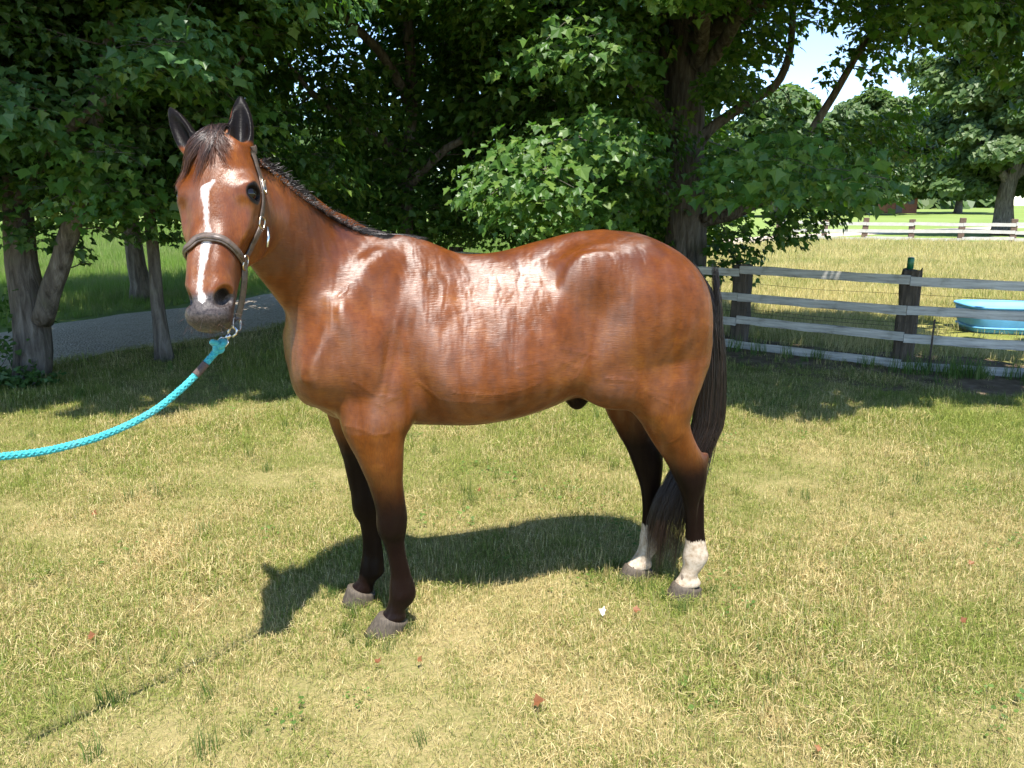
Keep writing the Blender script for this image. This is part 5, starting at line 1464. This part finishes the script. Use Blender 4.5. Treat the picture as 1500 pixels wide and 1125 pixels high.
def board_mesh(L, h, th, seed, mat):
    rg = np.random.default_rng(seed); n = 12; V, Fq = [], []
    for i in range(n):
        x = L * i / (n - 1); dz = .0035 * math.sin(i * .4 + seed); dy = .004 * math.sin(i * .5 + seed * 2)
        for a, b_ in ((0, -1), (0, 1), (1, 1), (1, -1)):
            V.append((x, dy + a * th, dz + b_ * h / 2 + rg.normal(0, .0025)))
    for i in range(n - 1):
        for j in range(4): Fq.append((i * 4 + j, i * 4 + (j + 1) % 4, (i + 1) * 4 + (j + 1) % 4, (i + 1) * 4 + j))
    return mesh_np('board', np.array(V), [np.array(Fq)[:, ::-1], np.array([[0, 1, 2, 3]]), np.array([[4 * n - 1, 4 * n - 2, 4 * n - 3, 4 * n - 4]])], mat, False)

fence = empty('board_fence', (FENCE[3][0], FENCE[3][1], 0)); tag(fence, 'weathered white four-board fence on dark wooden posts at the right', 'fence')
def fl(p): return (p[0] - FENCE[3][0], p[1] - FENCE[3][1], p[2])
HB = (.932, .643, .350, .060)
for i in range(len(FENCE)):
    a = FENCE[max(i - 1, 0)]; c_ = FENCE[min(i + 1, len(FENCE) - 1)]; d = (c_ - a) / np.linalg.norm(c_ - a); nrm = np.array([-d[1], d[0]])
    nrm = nrm if nrm[1] > 0 else -nrm
    ps = FENCE[i] + nrm * .115
    o = obj('post', post_mesh(1.045 if i != 2 else 1.0, .19, .16, i), fence, fl((ps[0], ps[1], 0)), (0, 0, math.atan2(d[1], d[0])))
for i in range(len(FENCE) - 1):
    a, c_ = FENCE[i], FENCE[i + 1]; L = np.linalg.norm(c_ - a); d = (c_ - a) / L; nrm = np.array([-d[1], d[0]])
    for k, z in enumerate(HB):
        st = a + d * .003
        dz = rng.normal(0, .010)
        o = obj('board', board_mesh(L - .006, .092, .024, i * 7 + k, MAT_BOARD), fence, fl((st[0], st[1], z + dz)), (0, -rng.normal(0, .006), math.atan2(d[1], d[0])))
    for z in (.80, .50, .46):
        b = MB(); m_ = (a + c_) / 2
        b.tube([fl((a[0] + nrm[0] * .03, a[1] + nrm[1] * .03, z)), fl((m_[0] + nrm[0] * .03, m_[1] + nrm[1] * .03, z - .02)), fl((c_[0] + nrm[0] * .03, c_[1] + nrm[1] * .03, z))], .0022, 5)
        b.build('wire', MAT_WIRE, fence)
# steel T-post by the fence
tp = FENCE[3] + (FENCE[4] - FENCE[3]) / np.linalg.norm(FENCE[4] - FENCE[3]) * .26 + np.array([-.02, -.045])
o = empty('steel_stake', (tp[0], tp[1], 0)); tag(o, 'thin rusty steel stake standing in front of the fence right of the post', 'stake')
MAT_RUST = simple_mat('rusty_steel', (.060, .045, .038), .8, .3, .4, 40, .3)
MB().box((0, 0, .27), (.018, .004, .58)).box((0, .009, .27), (.004, .014, .58)).build('stem', MAT_RUST, o)
for k in range(7): MB().box((0, -.004, .08 + k * .07), (.010, .006, .012)).build('stud', MAT_RUST, o)
# green can on the post
d3 = (FENCE[4] - FENCE[2]); d3 = d3 / np.linalg.norm(d3); n3_ = np.array([-d3[1], d3[0]]); n3_ = n3_ if n3_[1] > 0 else -n3_
cp = FENCE[3] + n3_ * .115 - d3 * .025
can = empty('green_can', (cp[0], cp[1], 1.047)); tag(can, 'small green can standing on top of the fence post', 'can')
MAT_CAN = simple_mat('green_can', (.012, .13, .055), .3, .2, .2, 20, 0); MAT_ALU = simple_mat('can_alu', (.7, .7, .7), .3, 1.0, .05, 20, 0)
MB().tube([(0, 0, z) for z in (.0, .004, .010, .060, .105, .112, .118)], [.024, .027, .033, .033, .033, .030, .027], 20).build('body', MAT_CAN, can, True)
MB().tube([(0, 0, z) for z in (.1185, .1215)], [.0275, .0265], 20).build('lid', MAT_ALU, can, True)
# blue tub behind the fence
MAT_TUB = simple_mat('blue_plastic', (.13, .40, .66), .5, 0, .12, 5, .05)
tub = empty('blue_tub', (6.95, 10.55, 0), R(-8)); tag(tub, 'light blue plastic stock tub in the pasture behind the fence', 'tub')
def rrect(L, W, z, n=40, e=.42):
    out = []
    for j in range(n):
        a = 2 * math.pi * j / n; c_, s_ = math.cos(a), math.sin(a)
        out.append((L / 2 * math.copysign(abs(c_) ** e, c_), W / 2 * math.copysign(abs(s_) ** e, s_), z))
    return out
def ring_mesh(name, rings, mat, parent, cap0=True, cap1=True):
    n = len(rings[0]); V = [v for r in rings for v in r]; b = MB(); b.v = V
    for k in range(len(rings) - 1):
        for j in range(n): b.f.append((k * n + j, k * n + (j + 1) % n, (k + 1) * n + (j + 1) % n, (k + 1) * n + j))
    if cap0: b.f.append(tuple(reversed(range(n))))
    if cap1: b.f.append(tuple((len(rings) - 1) * n + j for j in range(n)))
    return b.build(name, mat, parent, True)
tub_shell = ring_mesh('shell', [rrect(1.30, .72, 0), rrect(1.34, .75, .03), rrect(1.41, .81, .19), rrect(1.46, .86, .36), rrect(1.43, .83, .36), rrect(1.38, .78, .19), rrect(1.28, .70, .03)], MAT_TUB, tub)
ring_mesh('rim', [rrect(1.462, .862, .335), rrect(1.495, .895, .340), rrect(1.50, .90, .360), rrect(1.48, .88, .372), rrect(1.43, .83, .368), rrect(1.425, .825, .358)], MAT_TUB, tub_shell, False, False)
ring_mesh('base_band', [rrect(1.365, .775, .05), rrect(1.40, .80, .055), rrect(1.41, .81, .085), rrect(1.385, .79, .09)], MAT_TUB, tub_shell, False, False)
# far white fence
FP = [np.array((x, y)) for x, y in ((13.4, 39.45), (15.43, 38.68), (17.12, 38.02), (19.03, 37.28), (20.95, 36.53), (22.9, 35.75), (24.85, 35.0), (26.8, 34.2))]
far_f = empty('rail_fence', (FP[2][0], FP[2][1], 0)); tag(far_f, 'white three-rail fence on brown posts across the far side of the pasture', 'fence')
for i, p in enumerate(FP):
    d = (FP[min(i + 1, len(FP) - 1)] - FP[max(i - 1, 0)]); rz = math.atan2(d[1], d[0])
    h = 1.12 + rng.normal(0, .05)
    MB().box((0, 0, h / 2), (.26, .22, h), None, .02).build('post', MAT_FARPOST, far_f, False, (p[0] - FP[2][0], p[1] - FP[2][1] + .14, 0), (rng.normal(0, .02), rng.normal(0, .02), rz))
for i in range(len(FP) - 1):
    a, c_ = FP[i], FP[i + 1]; L = np.linalg.norm(c_ - a); d = (c_ - a) / L
    for k, z in enumerate((.83, .46, .13)):
        m_ = board_mesh(L - .01, .15, .03, i * 3 + k, MAT_FARRAIL)
        obj('rail', m_, far_f, (a[0] + d[0] * .005 - FP[2][0], a[1] + d[1] * .005 - FP[2][1], z + rng.normal(0, .03)), (0, rng.normal(0, .012), math.atan2(d[1], d[0])))
# small brick building far off
bx_, by_ = 54.5, 112.0; bz0 = float(terrain_z(bx_, by_))
MAT_BRICK = simple_mat('far_brick', (.30, .12, .075), .9, 0, .2, 3, .2); MAT_ROOF = simple_mat('far_roof', (.16, .14, .13), .9, 0, .2, 3, .2)
MAT_DARK = simple_mat('dark_opening', (.02, .02, .022), .3, 0, .1, 3, 0); MAT_TRIM = simple_mat('white_trim', (.6, .58, .55), .7, 0, .1, 3, 0)
bld = empty('brick_shed', (bx_, by_, bz0)); tag(bld, 'small red brick building in front of the distant trees', 'building')
MB().box((0, 0, 1.5), (3.6, 4.0, 3.1)).build('wall', MAT_BRICK, bld)
b = MB(); b.v = [(-2.1, -2.3, 3.0), (2.1, -2.3, 3.0), (2.1, 2.3, 3.0), (-2.1, 2.3, 3.0), (0, -2.3, 4.3), (0, 2.3, 4.3)]; b.f = [(0, 1, 4), (1, 2, 5, 4), (2, 3, 5), (3, 0, 4, 5), (3, 2, 1, 0)]
b.build('roof', MAT_ROOF, bld)
MB().box((-.7, -2.02, 1.05), (.95, .06, 2.0)).build('door', MAT_DARK, bld)
MB().box((.9, -2.02, 1.7), (.9, .06, 1.0)).build('window', MAT_DARK, bld)
# fallen leaves and scraps on the lawn
LEAF_CUP = LEAF_HI
MAT_DEAD = leaf_mat('fallen_leaf', [(.20, .075, .028), (.25, .10, .036), (.28, .125, .05)], .2, .6)
MAT_PALE = leaf_mat('pale_scrap', [(.70, .66, .52), (.75, .72, .6), (.8, .76, .65)], .2, .6)
def ground_px(x, y, z=.03):
    d = cam_ray(x, y); return np.array([0, 0, CAM_H]) + d * ((z - CAM_H) / d[2])
for nm, lab, ct, mt, gp, spots in (
    ('fallen_leaf', None, 'leaf', MAT_DEAD, 'fallen orange leaves on the lawn',
     ((783, 1029, .055, 'bright orange leaf lying in the grass low in the middle'), (928, 893, .045, 'small orange leaf in the grass beside the white scrap below the hind hooves'), (130, 934, .045, 'reddish leaf standing in the grass at the lower left'), (555, 970, .035, 'small brown leaf just below the near front hoof'),
      (704, 716, .035, "orange leaf in the grass beyond the horse's belly"), (1420, 826, .04, 'pale red leaf in the grass at the right, level with the hind hooves'), (1408, 910, .035, 'red-brown leaf in the grass near the right edge below the pale red leaf'), (612, 965, .03, 'tiny brown leaf right of the near front hoof'), (1203, 1097, .035, 'reddish leaf at the bottom right of the lawn'), (137, 750, .04, 'faded red leaf in the grass below the lead rope'))),
    ('pale_scrap', None, 'leaf', MAT_PALE, None, ((886, 897, .05, 'pale cream dead leaf in the grass below the hind hooves'),))):
    for x, y, s_, lb in spots:
        p = ground_px(x, y, .042)
        nv = np.array([[rng.normal(0, .5), rng.normal(-.4, .4), .8]]); tv = np.array([[rng.normal(), rng.normal() * .4, .2]])
        V, Fc, k = leaves(np.zeros((1, 3)), nv, tv, np.array([s_ * .72]), LEAF_CUP)
        V = V + np.array([0, 0, 1]) * (np.sin(V[:, :1] * 90) * .004)
        o = obj(nm, mesh_np(nm, V, Fc, mt, False, dict(rnd=np.full(len(V), rng.random()))), None, tuple(p))
        sm = o.modifiers.new('thickness', 'SOLIDIFY'); sm.thickness = .0012
        tag(o, lb, ct, gp)
# low leafy plants at the foot of the forked tree
MAT_IVY = leaf_mat('ground_leaf', [(.045, .095, .022), (.06, .125, .03), (.09, .16, .04)])
for i, (x, y, R_, n, lb) in enumerate(((-4.62, 7.15, .22, 150, 'low dark leafy plant at the right foot of the forked tree'), (-5.05, 7.15, .30, 240, 'leafy plant between the edge trunk and the forked tree'), (-4.95, 7.6, .3, 160, 'sapling shoots growing up beside the forked trunk'))):
    hgt = (.14, .45, .9)[i]
    p = np.c_[rng.normal(0, R_ * .5, n), rng.normal(0, R_ * .4, n), rng.random(n) ** 1.3 * hgt + .02]
    V, Fc, k = leaves(p, rng.normal(0, .5, (n, 3)) + np.array([0, -.5, .8]), rng.normal(0, .8, (n, 3)) + np.array([0, 0, -.2]), rng.uniform(.04, .08, n), LEAF_LO)
    root = empty('leafy_plant', (x, y, 0)); tag(root, lb, 'plant', 'plants at the foot of the forked tree')
    tag(obj('foliage', mesh_np('foliage', V, Fc, MAT_IVY, False, dict(rnd=np.repeat(rng.random(n), k))), root), kind='stuff')
    b = MB()
    for j in range(14):
        q = p[rng.integers(0, n)]; b.tube([(q[0] * .3, q[1] * .3, 0), (q[0] * .7, q[1] * .7, q[2] * .6), tuple(q)], .003, 4, False)
    tag(b.build('stem', MAT_BARK, root), kind='stuff')
